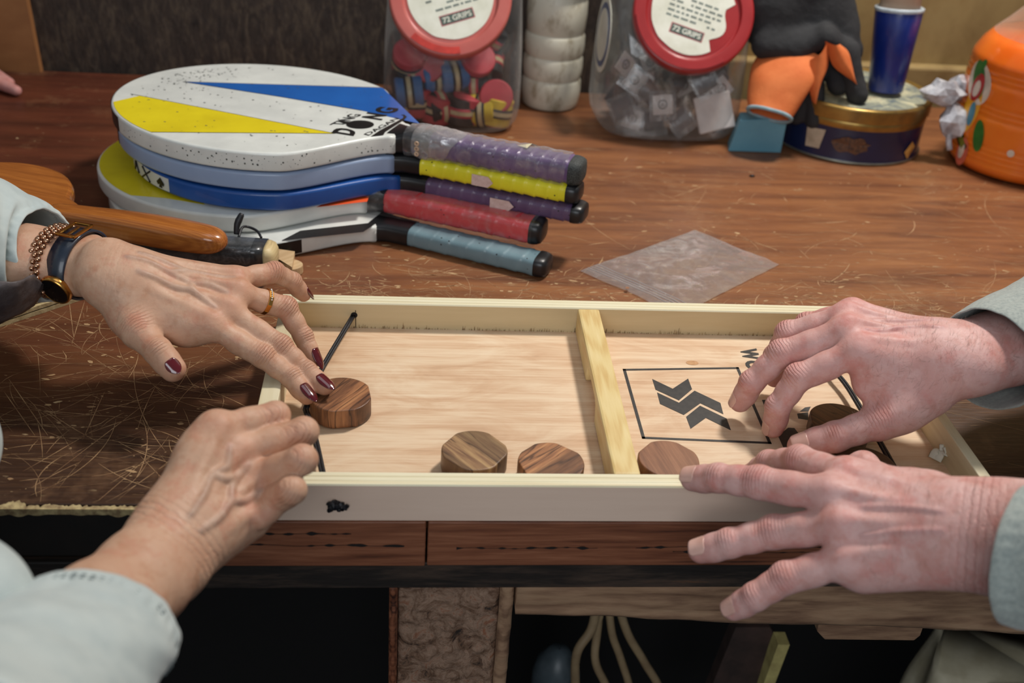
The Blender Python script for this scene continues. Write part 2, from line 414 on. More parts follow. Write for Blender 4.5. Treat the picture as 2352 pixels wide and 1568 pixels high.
# small block under the apron
c0, c1 = PY(1880, 1440, .02), PY(2112, 1475, .02)
poly = [(c0[0], -.122), (c0[0]+.001, c1[2]+.012), (c0[0]+.010, c1[2]+.002), (c1[0]-.004, c1[2]), (c1[0], c1[2]+.006), (c1[0], -.122)]
V = [(p[0], y, p[1]) for y in (.022, .055) for p in poly]; n = 6
mesh('block', V, [tuple(range(n)), tuple(range(2*n-1, n-1, -1))]+[(i, n+i, n+(i+1) % n, (i+1) % n) for i in range(n)], m_rough, bench, bevel=.001)
# leg post: two cheeks and a crusted centre
m_crust = NT('crusted_wood'); t = m_crust; v = t.coord()
t.set(Base_Color=t.ramp(t.noise(52, v, 6, .75, 1.2), [(.32, (28, 18, 13)), (.43, (110, 80, 60)), (.55, (146, 118, 98)), (.66, (128, 76, 48)), (.8, (164, 140, 122))]), Roughness=.75)
t.bump(t.noise(60, v, 6, .7, 1), .9, .004)
def crust(x0, x1, z0, z1, y, amp, sc, nx=44, nz=80, back=.09):
    V, F = [], []
    for i in range(nx):
        for j in range(nz):
            x = x0+(x1-x0)*i/(nx-1); z = z0+(z1-z0)*j/(nz-1)
            e = min(i, nx-1-i, (nz-1-j))/3.; yy = y-amp*mnoise.noise(Vector((x*sc, z*sc, 4)))-amp*.5*mnoise.noise(Vector((x*sc*3, z*sc*3, 9)))+.003*max(0, 1-e)**2
            V.append((x, yy, z))
    for i in range(nx-1):
        for j in range(nz-1): a = i*nz+j; F.append((a, a+nz, a+nz+1, a+1))
    s0 = len(V); V += [(x0, back, z0), (x0, back, z1), (x1, back, z0), (x1, back, z1)]
    F.append(tuple([s0+1, s0]+list(range(nz)))); F.append(tuple([s0+2, s0+3]+[(nx-1)*nz+j for j in range(nz-1, -1, -1)]))
    F.append(tuple([s0+3, s0+1]+[i*nz+nz-1 for i in range(nx)]))
    return V, F
mesh('leg', *crust(.116, .198, -.898, -.090, .016, .0035, 90, 44, 300), m_crust.m, bench, smooth=True, label='crusted flaking centre of the front leg')
mesh('leg_cheek', *crust(.1085, .1155, -.898, -.075, .012, .002, 60, 6, 200), m_edge, bench, smooth=True)
mesh('leg_cheek', *crust(.1985, .2095, -.898, -.075, .012, .003, 60, 6, 200), m_rough, bench, smooth=True)
mesh('leg_cap', *box(.116, .198, .022, .07, -.0895, -.0755), m_edge, bench, bevel=.001)
mesh('leg', *box(-1.1, -1.02, .04, .12, -.898, -.063), m_edge, bench, bevel=.002)
mesh('leg', *box(1.75, 1.83, .04, .12, -.898, -.063), m_edge, bench, bevel=.002)
mesh('leg', *box(-1.1, -1.02, .92, 1.0, -.898, -.063), m_edge, bench, bevel=.002)
mesh('leg', *box(1.75, 1.83, .92, 1.0, -.898, -.063), m_edge, bench, bevel=.002)
mesh('gloom_panel', *box(-1.0, 1.74, .60, .62, -.898, -.063), plain('gloom_black', (13, 10, 9), .9), bench, label='dark board closing the space under the bench')  # near-black panel added so the space below the bench stays gloomy
# scratches: hundreds of shallow scores through the varnish
def scratch_strip(x, y, ang, L, wd, V, F, curv=0.):
    n = max(3, int(L/.006)); s0 = len(V)
    for i in range(n):
        u = i/(n-1); a = ang+curv*(u-.5); px = x+math.cos(a)*L*(u-.5); py = max(.020, y+math.sin(a)*L*(u-.5))
        ww = wd*(.25+.75*math.sin(PI*min(1, max(0, u)))**.6)*(.6+.6*random.random()); nx_, ny_ = -math.sin(a)*ww, math.cos(a)*ww
        V += [(px-nx_, py-ny_, .00012), (px+nx_, py+ny_, .00012)]
    for i in range(n-1): q = s0+2*i; F.append((q, q+2, q+3, q+1))
V, F = [], []
R = random.Random(11)
for i in range(520):      # left of the tray, dense
    x, y = R.uniform(-.42, -.02), abs(R.gauss(.13, .10))+.03
    scratch_strip(x, y, R.choice([R.gauss(-.05, .15), R.gauss(.9, .5), R.gauss(-.8, .4)]), abs(R.gauss(.03, .035))+.008, R.choice([.00012, .0002, .0003]), V, F, R.gauss(0, .3))
for i in range(2300):      # rear of the bench
    x, y = R.uniform(-.1, .95), R.choice([.285+abs(R.gauss(0, .07)), .285+abs(R.gauss(0, .07)), R.uniform(.3, .8)])
    scratch_strip(x, y, R.choice([R.gauss(0, .12), R.gauss(-.5, .5), R.gauss(.5, .5)]), abs(R.gauss(.008, .022))+.004, R.choice([.00018, .00026, .00036, .0006]), V, F, R.gauss(0, .3))
for i in range(60):
    x, y = R.uniform(.58, .9), R.uniform(.03, .3)
    scratch_strip(x, y, R.gauss(.0, .25), abs(R.gauss(.04, .04))+.01, .00016, V, F)
for i in range(46):
    scratch_strip(R.uniform(.25, .95), .30+abs(R.gauss(0, .16)), R.choice([R.gauss(0, .15), R.gauss(-.5, .2), R.gauss(.6, .3)]), R.uniform(.04, .13), .00028, V, F, R.gauss(0, .5))
for (a, b, c_) in [((1330, 500), (1450, 580), .2), ((2235, 435), (2310, 560), .5), ((1700, 545), (1800, 580), 0), ((1990, 650), (2120, 720), .1), ((2030, 620), (2100, 700), .1),
                   ((170, 960), (390, 900), .1), ((290, 850), (360, 1040), .2), ((20, 870), (110, 1000), 0), ((10, 900), (80, 1000), 0), ((120, 1090), (330, 930), 0), ((330, 1100), (345, 960), .3),
                   ((150, 620), (170, 780), 0), ((195, 690), (165, 790), 0), ((0, 935), (300, 960), 0), ((20, 1000), (250, 1010), 0), ((240, 900), (190, 1010), 0)]:
    p, q = P(*a), P(*b); d = q-p; scratch_strip((p[0]+q[0])/2, (p[1]+q[1])/2, math.atan2(d[1], d[0]), np.linalg.norm(d), .00035, V, F, c_)
mesh('scratches', V, F, plain('bare_scratch', (190, 154, 112), .7, (138, 100, 68), 60), bench, kind='stuff', label='pale scratches scored through the varnish')
# chips of bare wood
V, F = [], []
for i in range(800):
    reg = R.random()
    if reg < .22: x, y = R.uniform(-.4, -.02), R.uniform(.03, .3)
    elif reg < .8: x, y = R.uniform(.0, .95), .29+abs(R.gauss(0, .10))
    else: x, y = R.uniform(-.1, 1.0), R.uniform(.35, .8)
    n = R.randint(5, 8); s0 = len(V); el = R.uniform(1, 3.5); r = R.choice([.0004, .0005, .0007, .0009, .0013, .0018]); a0 = R.gauss(0, .3)
    for k in range(n):
        th = 2*PI*k/n; rr = r*R.uniform(.5, 1.2); u, v_ = math.cos(th)*rr*el, math.sin(th)*rr
        V.append((x+u*math.cos(a0)-v_*math.sin(a0), y+u*math.sin(a0)+v_*math.cos(a0), .00016))
    F.append(tuple(range(s0, s0+n)))
mesh('chips', V, F, plain('bare_chip', (184, 150, 108), .75, (150, 116, 82), 80), bench, kind='stuff', label='small chips of bare wood in the varnish')
# ------------------------------------------------------------------ game tray
m_pine = wood('pine_frame', [(.2, (232, 226, 200)), (.5, (222, 213, 180)), (.72, (204, 188, 150)), (.9, (184, 160, 118))], (3, 70, 70), 6, .5, .1)
m_pinef = wood('planed_pine', [(.2, (230, 204, 184)), (.5, (220, 192, 172)), (.8, (204, 174, 154))], (2, 40, 40), 4, .55, .08)
m_pinei = wood('inner_pine', [(.2, (208, 190, 152)), (.5, (196, 176, 136)), (.8, (180, 156, 116))], (2, 26, 26), 4, .5, .05)
m_yell = wood('yellow_pine', [(.25, (230, 210, 160)), (.5, (220, 196, 138)), (.7, (204, 168, 106)), (.85, (186, 146, 86))], (70, 5, 70), 9, .4, .05)
t = NT('plywood_base'); v = t.coord((6, 110, 110)); v2 = t.coord((9, 400, 400))
n1 = t.noise(1.1, t.coord((9, 24, 24)), 4, .62, 1.4); n2 = t.noise(1., v, 5, .7, .4); n3 = t.noise(1, v2, 3, .7)
f = t.mix(.42, n1, n2); f = t.mix(.22, f, n3)
t.set(Base_Color=t.ramp(f, [(.32, (230, 210, 182)), (.46, (220, 192, 160)), (.56, (206, 170, 136)), (.70, (178, 138, 106))]), Roughness=.55)
t.bump(n3, .12, .0004); m_base = t.m
TL, TW, TH, FZ = .58, .2888, .0341, .0070
tray = thing('game_tray', 'pale pine and plywood tray for a puck sliding game, lying at the bench edge', 'game', (.29, .144, 0))
mesh('base_panel', *box(.002, TL-.002, .002, TW-.002, .0005, FZ), m_base, tray, bevel=.0004, label='light plywood floor of the tray')
def rail(name, x0, x1, y0, y1, inner, outer, long_x=True):
    """frame rail: pale moulded top with two grooves, one side towards the game, one outside"""
    w_ = (y1-y0) if long_x else (x1-x0)
    prof = [(0, .0002), (0, TH-.0012), (.0008, TH), (w_*.30, TH), (w_*.32, TH-.0005), (w_*.35, TH), (w_*.62, TH), (w_*.64, TH-.0005), (w_*.67, TH), (w_-.0008, TH), (w_, TH-.0012), (w_, .0002)]
    V, F, mi = [], [], []; n = len(prof)
    for e in (0, 1):
        for (a, z) in prof:
            V.append(((x1 if e else x0), y0+a, z) if long_x else (x0+a, (y1 if e else y0), z))
    for i in range(n):
        j = (i+1) % n; F.append((i, j, n+j, n+i)); mi.append(1 if i == 0 else (2 if i == n-2 else 0))
    F += [tuple(range(n-1, -1, -1)), tuple(range(n, 2*n))]; mi += [0, 0]
    o = mesh(name, V, F, None, tray, mats=[m_pine, outer, inner], midx=mi); return o
rail('rail', 0, TL, 0, .0155, m_pinei, m_pinef)
rail('rail', 0, TL, TW-.0155, TW, m_pinef, m_pinei)
m_piney = wood('pine_short', [(.2, (228, 220, 192)), (.5, (214, 202, 168)), (.8, (196, 178, 140))], (70, 3, 70), 6, .5, .1)
def srail(x0, x1):
    V, F = box(x0, x1, .0157, TW-.0157, .0002, TH-.0003); mesh('rail', V, F, m_piney, tray, bevel=.0008)
srail(0, .0155); srail(TL-.0095, TL)
# divider bridge with the gap for the pucks
y0, y1 = .0157, TW-.0157; yc0, yc1 = .121, .184; zt = TH-.0004
prof = [(y0, FZ), (yc0-.004, FZ), (yc0-.001, FZ+.001), (yc0, FZ+.003), (yc0+.004, .022), (yc0+.010, .0245), (yc1-.010, .0245), (yc1-.003, .022), (yc1, FZ+.003), (yc1+.0008, FZ+.001), (yc1+.003, FZ), (y1, FZ), (y1, zt), (y0, zt)]
def dx(y): return .2782+(y-.0157)*(.2822-.2782)/.257
V = []
for s in (0, .0212): V += [(dx(y)+s, y, z) for y, z in prof]
n = len(prof)
mesh('divider', V, [tuple(range(n)), tuple(range(2*n-1, n-1, -1))]+[(i, n+i, n+(i+1) % n, (i+1) % n) for i in range(n)], m_yell, tray, bevel=.0022, label='yellow pine divider bridging the tray with a gap for the pucks')
# ragged fuzz of torn veneer along the rear wall
V, F = [], []; R = random.Random(4)
for i in range(520):
    x = R.uniform(.035, .56); h = abs(R.gauss(0, .0022))*(.4+1.2*max(0, mnoise.noise(Vector((x*30, 0, 0)))+.4))+.0004; wd = R.choice([.0003, .0005, .001]); y = TW-.0155-.0002-R.random()*.0003; s0 = len(V)
    V += [(x, y, FZ), (x+wd, y, FZ), (x+wd*.6, y-.0001, FZ+h), (x+wd*.2, y-.0001, FZ+h*.8)]; F.append((s0, s0+1, s0+2, s0+3))
mesh('torn_veneer', V, F, plain('veneer_fray', (186, 156, 112), .8, (104, 78, 50), 300), tray, kind='stuff', label='frayed veneer where the base meets the rear rail')
# printed marks
m_ink = plain('black_ink', (38, 37, 38), .5, (52, 50, 48), 180)
zp = FZ+.00015
def marks(name, polys, label=None):
    G = join([flat([P(x, y, zp) for x, y in p][::-1]) for p in polys]); return mesh(name, *G, m_ink, tray, label=label)
def line_poly(a, b, wd):
    p, q = P(*a, zp), P(*b, zp); d = norm(q-p); n_ = np.array([-d[1], d[0], 0])*wd/2; d = d*wd/2
    return [p-n_-d, q-n_+d, q+n_+d, p+n_-d]
c4 = [(1434, 849), (1694, 845), (1768, 1017), (1478, 1005)]
mesh('printed_frame', *join([flat(line_poly(c4[i], c4[(i+1) % 4], .0027)) for i in range(4)]), m_ink, tray, label='thin black square outline printed on the base')
def q4(pts): return [(1300+x/2.2357, 500+y/2.2357) for x, y in pts]
def tri_mesh(pts):
    p3 = [P(x, y, zp) for x, y in pts]; return flat(p3 if np.cross(p3[1]-p3[0], p3[2]-p3[1])[2] > 0 else p3[::-1])
arrows = [[[(443, 828), (548, 878), (580, 937), (460, 882)], [(548, 878), (627, 826), (647, 880), (580, 937)]],
          [[(468, 897), (580, 950), (605, 1012), (483, 955)], [(580, 950), (660, 888), (690, 952), (605, 1012)], [(660, 888), (793, 951), (808, 1008), (690, 952)]],
          [[(617, 1022), (688, 965), (718, 1027), (640, 1083)], [(688, 965), (825, 1031), (847, 1091), (718, 1027)]]]
for grp in arrows: mesh('printed_arrow', *join([tri_mesh(q4(p)) for p in grp]), m_ink, tray)
# the letters W and O, read from the rear rail towards the player
o_ = P(1697.5, 800.5, zp); ex = P(1711, 829, zp)-o_; up = P(1737, 800, zp)-o_
nrm = np.array([0, 0, 1.])
mesh('printed_letter', *text_on('W', o_+np.array([0, 0, 0]), P(1708, 826, zp)-o_, up, nrm, .0002, .05), m_ink, tray)
o2 = P(1706, 829, zp); mesh('printed_letter', *text_on('O', o2, P(1720, 851, zp)-o2, P(1743, 827, zp)-o2, nrm, .0002, .05), m_ink, tray)
def z3(pts): return [(1730+x/11.2, 900+y/11.2) for x, y in pts]
emb = [[(225, 205), (470, 205), (520, 420), (330, 460)], [(1330, 400), (1480, 380), (1420, 500), (1200, 500)], [(1130, 560), (1410, 520), (1420, 720), (1160, 680)],
       [(640, 1130), (900, 920), (1060, 930), (1160, 1060), (920, 1380), (800, 1480)]]
for p in emb: mesh('printed_shape', *tri_mesh(z3(p)), m_ink, tray)
# knots and stain in the veneer
V, F = lathe([(.0001, 0), (.004, .0001)], P(1590, 833, FZ+.0001), 20); V = [(v[0]+(v[0]-P(1590, 833, FZ)[0])*.5, v[1], v[2]) for v in V]
mesh('knot', V, F, wood('knot_wood', [(.3, (206, 160, 112)), (.7, (170, 122, 80))], (300, 300, 300), 3, .6, 0), tray)
# elastic cords
m_cord = plain('black_elastic', (16, 16, 20), .45, (30, 30, 36), 500, .4, 900)
def cord(pts, label=None):
    pts = smooth_path(pts, 6); a = sweep([p+np.array([.0012, 0, 0]) for p in pts], .0014, 10); b = sweep([p-np.array([.0012, 0, .0002]) for p in pts], .0014, 10)
    return mesh('elastic_cord', *join([a, b]), m_cord, tray, smooth=True, label=label)
yb = TW-.0156
A0 = PY(811, 725, yb); A1 = P(735, 855, .016); A2 = P(702, 940, .0165); A2 = np.array([A2[0], A2[1], .0165]); A3 = P(722, 1000, .016); A4 = PY(748, 1085, .0156)
A4 = np.array([P(752, 1092, .018)[0], .0157, .018])
cord([A0, A1, A2], 'doubled black elastic cord slung across the left end of the tray'); cord([A2, A3, A4])
B0 = np.array([P(1895, 800, .018)[0], yb, .018]); B1 = P(1950, 893, .018); B2 = P(2030, 1030, .018); B3 = np.array([P(2062, 1092, .018)[0], .0157, .018])
cord([B0, P(1905, 835, .018), B1, B2, B3], 'black elastic cord slung across the right end of the tray')
# dark hole and burr at the cord end, knot outside
mesh('cord_hole', *lathe([(.0032, 0), (.0030, .0005), (.0001, .0006)], A0+np.array([.001, -.0001, .0008]), 16, (0, -1, 0)), plain('hole_dark', (20, 15, 12), .9), tray)
mesh('slot', *box(A0[0]+.002, A0[0]+.0027, yb-.0004, yb, FZ, A0[2]+.006), plain('slot_dark', (70, 52, 34), .9), tray)
K = PY(772, 1163, -.0035); V, F = [], []
def blob(c, r, seed, amp=.5, fl_=1.):
    bm = bmesh.new(); bmesh.ops.create_icosphere(bm, subdivisions=3, radius=1); V = []
    for v in bm.verts:
        d = v.co.normalized(); rr = 1+amp*mnoise.noise(d*1.8+Vector((seed, 0, 0)))+amp*.5*mnoise.noise(d*5+Vector((seed, 3, 0)))
        V.append((c[0]+d.x*r[0]*rr, c[1]+d.y*r[1]*rr, c[2]+d.z*r[2]*rr))
    F = [tuple(v.index for v in f.verts) for f in bm.faces]; bm.free(); return V, F
mesh('knot', *join([blob(K+np.array([-.002, 0, .0005]), (.0045, .003, .0038), 1, .9), blob(K+np.array([.0035, .0005, -.001]), (.0036, .0024, .0028), 4, 1.2)]), m_cord, tray, smooth=True, label='frayed black knot of the cord on the front rail')
# ------------------------------------------------------------------ pucks
def puck_mat(i, cols, ang):
    return wood('puck_wood_%d' % i, cols, (11, 150, 11), 8, .42, .2, (0, 0, ang), wdist=4, ww=.0, vein=None if i in (4,) else (44, 28, 22))
walnut = [(.3, (200, 146, 98)), (.45, (164, 112, 74)), (.58, (122, 80, 54)), (.7, (60, 40, 30))]
walnut2 = [(.3, (196, 164, 116)), (.45, (162, 128, 90)), (.58, (128, 94, 68)), (.72, (74, 52, 40))]
walnut3 = [(.3, (160, 112, 82)), (.5, (132, 88, 62)), (.72, (98, 62, 46))]
walnut4 = [(.25, (120, 84, 52)), (.5, (92, 64, 42)), (.8, (52, 38, 28))]
def puck(cx, cy, r, label, cols, ang, i, facets=None, rot=0., h=.0185):
    t_ = thing('wooden_puck', label, 'game puck', (cx, cy, FZ), 'wooden pucks in the game tray')
    n = 72; V, F = [], []; ks = [(.93, 0), (.985, .0008), (1, .003), (1, h-.0014), (.985, h-.0004), (.95, h)]
    for s, z in ks:
        for k in range(n):
            th = 2*PI*k/n; rr = r
            for (fa, fd) in (facets or []):      # sawn flats that cut the round
                c_ = math.cos(th-fa)
                if c_*rr > r*fd: rr = r*fd/c_
            rr *= 1+.004*mnoise.noise(Vector((math.cos(th)*3, math.sin(th)*3, i)))
            V.append((cx+rr*s*math.cos(th+rot), cy+rr*s*math.sin(th+rot), FZ+.0003+z))
    for j in range(len(ks)-1):
        for k in range(n): F.append((j*n+k, j*n+(k+1) % n, (j+1)*n+(k+1) % n, (j+1)*n+k))
    F += [tuple(range(n-1, -1, -1)), tuple(range((len(ks)-1)*n, len(ks)*n))]
    o = mesh('disc', V, F, puck_mat(i, cols, ang), t_); o.data.polygons.foreach_set('use_smooth', [True]*len(F))
    o.modifiers.new('n', 'WEIGHTED_NORMAL'); return t_
zt_ = FZ+.0185
a = P(783, 905, zt_); puck(a[0], a[1], .0262, 'striped walnut puck pressed against the cord under red fingernails', walnut, -.98, 1, [(PI*.02, .93), (PI*1.52, .93), (PI*.75, .94)], .1)
a = P(1090, 1033, zt_); puck(a[0], a[1], .0262, 'two-toned puck with an olive half near the front rail, left of the pair', walnut2, .90, 2, [(.65, .92), (PI*1.25, .93), (PI*.80, .93), (-.6, .93)])
a = P(1266, 1061, zt_); puck(a[0], a[1], .0262, 'dark veined puck with a pale stripe, between the olive puck and the divider', walnut, -.75, 3, [(.9, .92), (PI*1.1, .94), (PI*.74, .95)])
a = P(1536, 1053, zt_); puck(a[0], a[1], .0245, 'plain reddish brown puck right of the divider by the front rail', walnut3, 1.35, 4, [(.75, .95), (2.4, .93)])
a = P(1930, 965, zt_); puck(a[0], a[1], .0262, 'dark brown puck partly hidden under the upper right hand', walnut4, .9, 5, [(2.9, .95)])
a = P(2000, 1045, FZ+.0185)
puck(a[0]-.008, a[1]-.012, .024, 'dark puck almost covered by the thumb of the upper right hand', walnut4, .4, 6)
# ------------------------------------------------------------------ zip bag
t_ = thing('zip_bag', 'small empty clear plastic zip bag lying behind the tray', 'bag', P(1560, 615, 0))
C4 = [P(1332, 623, .001), P(1597, 527, .002), P(1790, 606, .002), P(1560, 722, .002)]
nu, nv = 60, 60; V, F = [], []
for i in range(nu):
    for j in range(nv):
        u, v = i/(nu-1), j/(nv-1); p = (1-u)*(1-v)*C4[0]+u*(1-v)*C4[1]+u*v*C4[2]+(1-u)*v*C4[3]
        z = .0016+.0022*(mnoise.noise(Vector((u*4, v*4, 1)))+1)*(math.sin(PI*u)*math.sin(PI*v))**.4+.0008*mnoise.noise(Vector((u*14, v*9, 5)))
        V.append((p[0]+.002*mnoise.noise(Vector((u*3, v*3, 9))), p[1]+.002*mnoise.noise(Vector((u*3, v*3, 19))), z))
for i in range(nu-1):
    for j in range(nv-1): a = i*nv+j; F.append((a, a+nv, a+nv+1, a+1))
m_bag = film('bag_film', (214, 208, 206), .30, .5, .15, 45)
mesh('pouch', V, F, m_bag, t_, smooth=True)
for off in (.06, .085, .11, .135):
    pts = []
    for j in range(30):
        v = j/29; k = V[min(nu-1, int(off*(nu-1)))*nv+min(nv-1, int(v*(nv-1)))]; p = (1-off)*(1-v)*C4[0]+off*(1-v)*C4[1]+off*v*C4[2]+(1-off)*v*C4[3]; pts.append((p[0], p[1], k[2]+.0006))
    mesh('zip_ridge', *sweep(pts, .00045, 6), film('zip_film', (226, 224, 224), .45, .4, .2, 30) if off == .06 else bpy.data.materials['zip_film'], t_, smooth=True)
mesh('hang_hole', *lathe([(.0001, 0), (.0022, .0002)], P(1441, 661, .0045), 16), plain('hang_hole', (150, 100, 66), .6), t_)
# ------------------------------------------------------------------ beach paddles
m_black = plain('black_band', (18, 18, 20), .35, (26, 26, 28), 60, .1, 300)
class Paddle:
    A, B, NECK, END = .165, .145, .178, .388
    def __init__(s, name, label, c, ang, zt, th, mat, tilt=0., cat='paddle', group=None, A=.165, B=.145, roll=0.):
        s.c, s.ang, s.zt, s.th = np.array(c), ang, zt, th; s.A, s.B = A, B; s.tilt = tilt; s.roll = roll
        s.t = thing(name, label, cat, (c[0], c[1], zt-th), group)
        out = s.outline(); n = len(out); ins = .0035
        V, F = [], []
        def ring(off, z):
            q = s.outline(off)
            for (x, y) in q: V.append(s.w(x, y, z))
        ring(ins, -th); ring(ins*.3, -th+ins*.3); ring(0, -th+ins); ring(0, -ins); ring(ins*.3, -ins*.3); ring(ins, 0)
        for j in range(5):
            for k in range(n): F.append((j*n+k, j*n+(k+1) % n, (j+1)*n+(k+1) % n, (j+1)*n+k))
        F += [tuple(range(n-1, -1, -1)), tuple(range(5*n, 6*n))]
        s.body = mesh('blade', V, F, mat, s.t, smooth=True); s.body.modifiers.new('n', 'WEIGHTED_NORMAL')
    def w(s, x, y, z):
        """paddle space (x towards the handle, z from the top face) to world"""
        z = z+x*s.tilt+y*s.roll; ca, sa = math.cos(s.ang), math.sin(s.ang)
        return np.array([s.c[0]+x*ca-y*sa, s.c[1]+x*sa+y*ca, s.zt+z])
    def loc(s, p):
        d = np.array(p)[:2]-s.c; ca, sa = math.cos(s.ang), math.sin(s.ang); return (d[0]*ca+d[1]*sa, -d[0]*sa+d[1]*ca)
    def half(s, x):
        """half width of the outline at x"""
        A, B = s.A, s.B; xs = A*.52
        if x < xs:
            return B*math.sqrt(max(0, 1-(x/A)**2)) if x > -A else 0
        h0 = B*math.sqrt(1-.52**2); sl = -B*.52/math.sqrt(1-.52**2)/A; L = s.NECK-xs; u = min(1, (x-xs)/L); h1 = .0215
        # Hermite from the round to the neck
        return (2*u**3-3*u**2+1)*h0+(u**3-2*u**2+u)*sl*L+(-2*u**3+3*u**2)*h1+(u**3-u**2)*(-.25)*L
    def outline(s, off=0.):
        pts = []; N = 40
        for i in range(N+1):
            th = PI-(PI/2)*i/N*1.0; pts.append((s.A*math.cos(th), s.B*math.sin(th)))
        for i in range(1, 26): x = s.NECK*i/25; pts.append((x, s.half(x)))
        low = [(x, -y) for x, y in pts[1:]][::-1]; q = pts+low; n = len(q); q = q[::-1]
        if not off: return q
        out = []
        for i in range(n):
            a, b = np.array(q[i-1]), np.array(q[(i+1) % n]); d = norm(b-a); out.append((q[i][0]-d[1]*off, q[i][1]+d[0]*off))
        return out
    def clip(s, poly, inset=.0032):
        o = s.outline(inset)[::1]; out = [tuple(p) for p in poly]
        m = len(o); area_ = sum(o[i][0]*o[(i+1) % m][1]-o[(i+1) % m][0]*o[i][1] for i in range(m)); sg = 1 if area_ > 0 else -1
        for i in range(m):
            a, b = o[i], o[(i+1) % m]
            if a[0] > s.A*.55 and b[0] > s.A*.55: continue
            res = []
            for k in range(len(out)):
                p, q = out[k], out[(k+1) % len(out)]
                dp = sg*((b[0]-a[0])*(p[1]-a[1])-(b[1]-a[1])*(p[0]-a[0])); dq = sg*((b[0]-a[0])*(q[1]-a[1])-(b[1]-a[1])*(q[0]-a[0]))
                if dp >= 0: res.append(p)
                if (dp >= 0) != (dq >= 0):
                    t = dp/(dp-dq); res.append((p[0]+(q[0]-p[0])*t, p[1]+(q[1]-p[1])*t))
            out = res
            if not out: return []
        return out
    def patch(s, name, pix, mat, lift=.00015, label=None, local=False):
        q = pix if local else [s.loc(P(x, y, s.zt)) for x, y in pix]; q = s.clip(q)
        a = sum(q[i][0]*q[(i+1) % len(q)][1]-q[(i+1) % len(q)][0]*q[i][1] for i in range(len(q)))
        if a < 0: q = q[::-1]
        return mesh(name, *flat([s.w(x, y, lift) for x, y in q], .00012), mat, s.t, label=label)
    def side_patch(s, name, x0, x1, sgn, mat, z0=-.9, z1=-.1, label=None, slant=0.):
        """painted stretch of the edge between two stations (sgn -1: the near side)"""
        q = [p for p in s.outline(-.00015) if (p[1]*sgn > 0 or abs(p[1]) < 1e-6) and x0 <= p[0] <= x1]; q.sort(key=lambda p: p[0]); V, F = [], []
        for i, (x, y) in enumerate(q):
            ins = .0035; V += [s.w(x, y, -s.th+ins*.8), s.w(x, y, -ins*.6)]
        for i in range(len(q)-1): a = 2*i; F.append((a, a+2, a+3, a+1) if sgn < 0 else (a+1, a+3, a+2, a))
        return mesh(name, V, F, mat, s.t, smooth=True, label=label)
    def grip(s, mat, x0, cap_mat=None, ridges=.0011, pitch=.0135, hw=.0165, hh=.0125, zc=None, tilt=0., collar=True, x1=None, label=None, drop=0.):
        x1 = x1 or s.END; n = int((x1-x0)/.0012); sg = 28; V, F = [], []; zc = -s.th/2 if zc is None else zc; f = sq(.62)
        def cen(x): return zc+(x-s.NECK)*tilt
        for i in range(n+1):
            x = x0+(x1-x0)*i/n
            for k in range(sg):
                th = 2*PI*k/sg; ph = (x/pitch+th/(2*PI)) % 1; r = ridges*(ph**2.2-.5)+.0005*mnoise.noise(Vector((x*90, th, 1)))
                cx, cy = f(th); V.append(s.w(x, cx*(hw+r), cen(x)+cy*(hh+r)))
        for i in range(n):
            for k in range(sg): F.append((i*sg+k, (i+1)*sg+k, (i+1)*sg+(k+1) % sg, i*sg+(k+1) % sg))
        F += [tuple(range(sg)), tuple(range((n+1)*sg-1, n*sg-1, -1))]
        g = mesh('grip', V, F, mat, s.t, smooth=True, label=label); g.modifiers.new('n', 'WEIGHTED_NORMAL')
        V, F = [], []; pr = [(0, 1.03), (.004, 1.04), (.009, .98), (.0125, .86), (.014, .6), (.0145, .01)]
        for (dx_, sc) in pr:
            for k in range(sg): cx, cy = f(2*PI*k/sg); V.append(s.w(x1+dx_-.003, cx*hw*sc, cen(x1)+cy*hh*sc))
        for i in range(len(pr)-1):
            for k in range(sg): F.append((i*sg+k, (i+1)*sg+k, (i+1)*sg+(k+1) % sg, i*sg+(k+1) % sg))
        mesh('end_cap', V, F, cap_mat or m_black, s.t, smooth=True)
        if collar:
            V, F = [], []; st = [(s.NECK-.012, .0235, s.th/2+.0006), (s.NECK, .0208, s.th/2+.0006), (s.NECK+.010, .0182, max(s.th/2+.0008, hh)), (x0+.002, hw+.0006, hh+.0006)]
            for i, (x, a_, b_) in enumerate(st):
                for k in range(sg): cx, cy = sq(.35+.09*i)(2*PI*k/sg); V.append(s.w(x, cx*a_, (cen(x) if i > 1 else -s.th/2)+cy*b_))
            for i in range(len(st)-1):
                for k in range(sg): F.append((i*sg+k, (i+1)*sg+k, (i+1)*sg+(k+1) % sg, i*sg+(k+1) % sg))
            mesh('collar', V, F, m_black, s.t, smooth=True)
        return g
def tape(name, c, c2=None, rough=.45):
    t = NT(name); c2 = c2 or tuple(int(v*.78) for v in c)
    holes = t.rng(t.voro(95, t.coord((1, 1, 1))), .07, .10)
    col = t.mix(t.rng(t.noise(22), .35, .7), c, c2); t.set(Base_Color=t.mix(holes, (30, 24, 30), col), Roughness=rough, Coat_Weight=.25); t.bump(t.noise(260), .15, .0004); return t.m
G = 'beach paddles stacked on the bench'
m_white = plain('white_paint', (222, 224, 218), .35, (206, 208, 203), 20, coat=.3)
m_lblue = plain('pale_blue_paint', (150, 168, 196), .4, (140, 158, 188), 14, coat=.3)
m_blue = plain('blue_paint', (28, 84, 158), .4, (22, 72, 142), 14, coat=.3)
m_blue2 = plain('bright_blue_paint', (30, 96, 176), .35, (24, 84, 160), 9, coat=.3)
m_yel = plain('yellow_paint', (232, 212, 30), .4, (214, 192, 22), 12, coat=.3)
m_org = plain('orange_paint', (238, 92, 44), .4, (226, 84, 40), 12)
m_ink2 = plain('black_print', (20, 18, 18), .4, (26, 24, 24), 40)
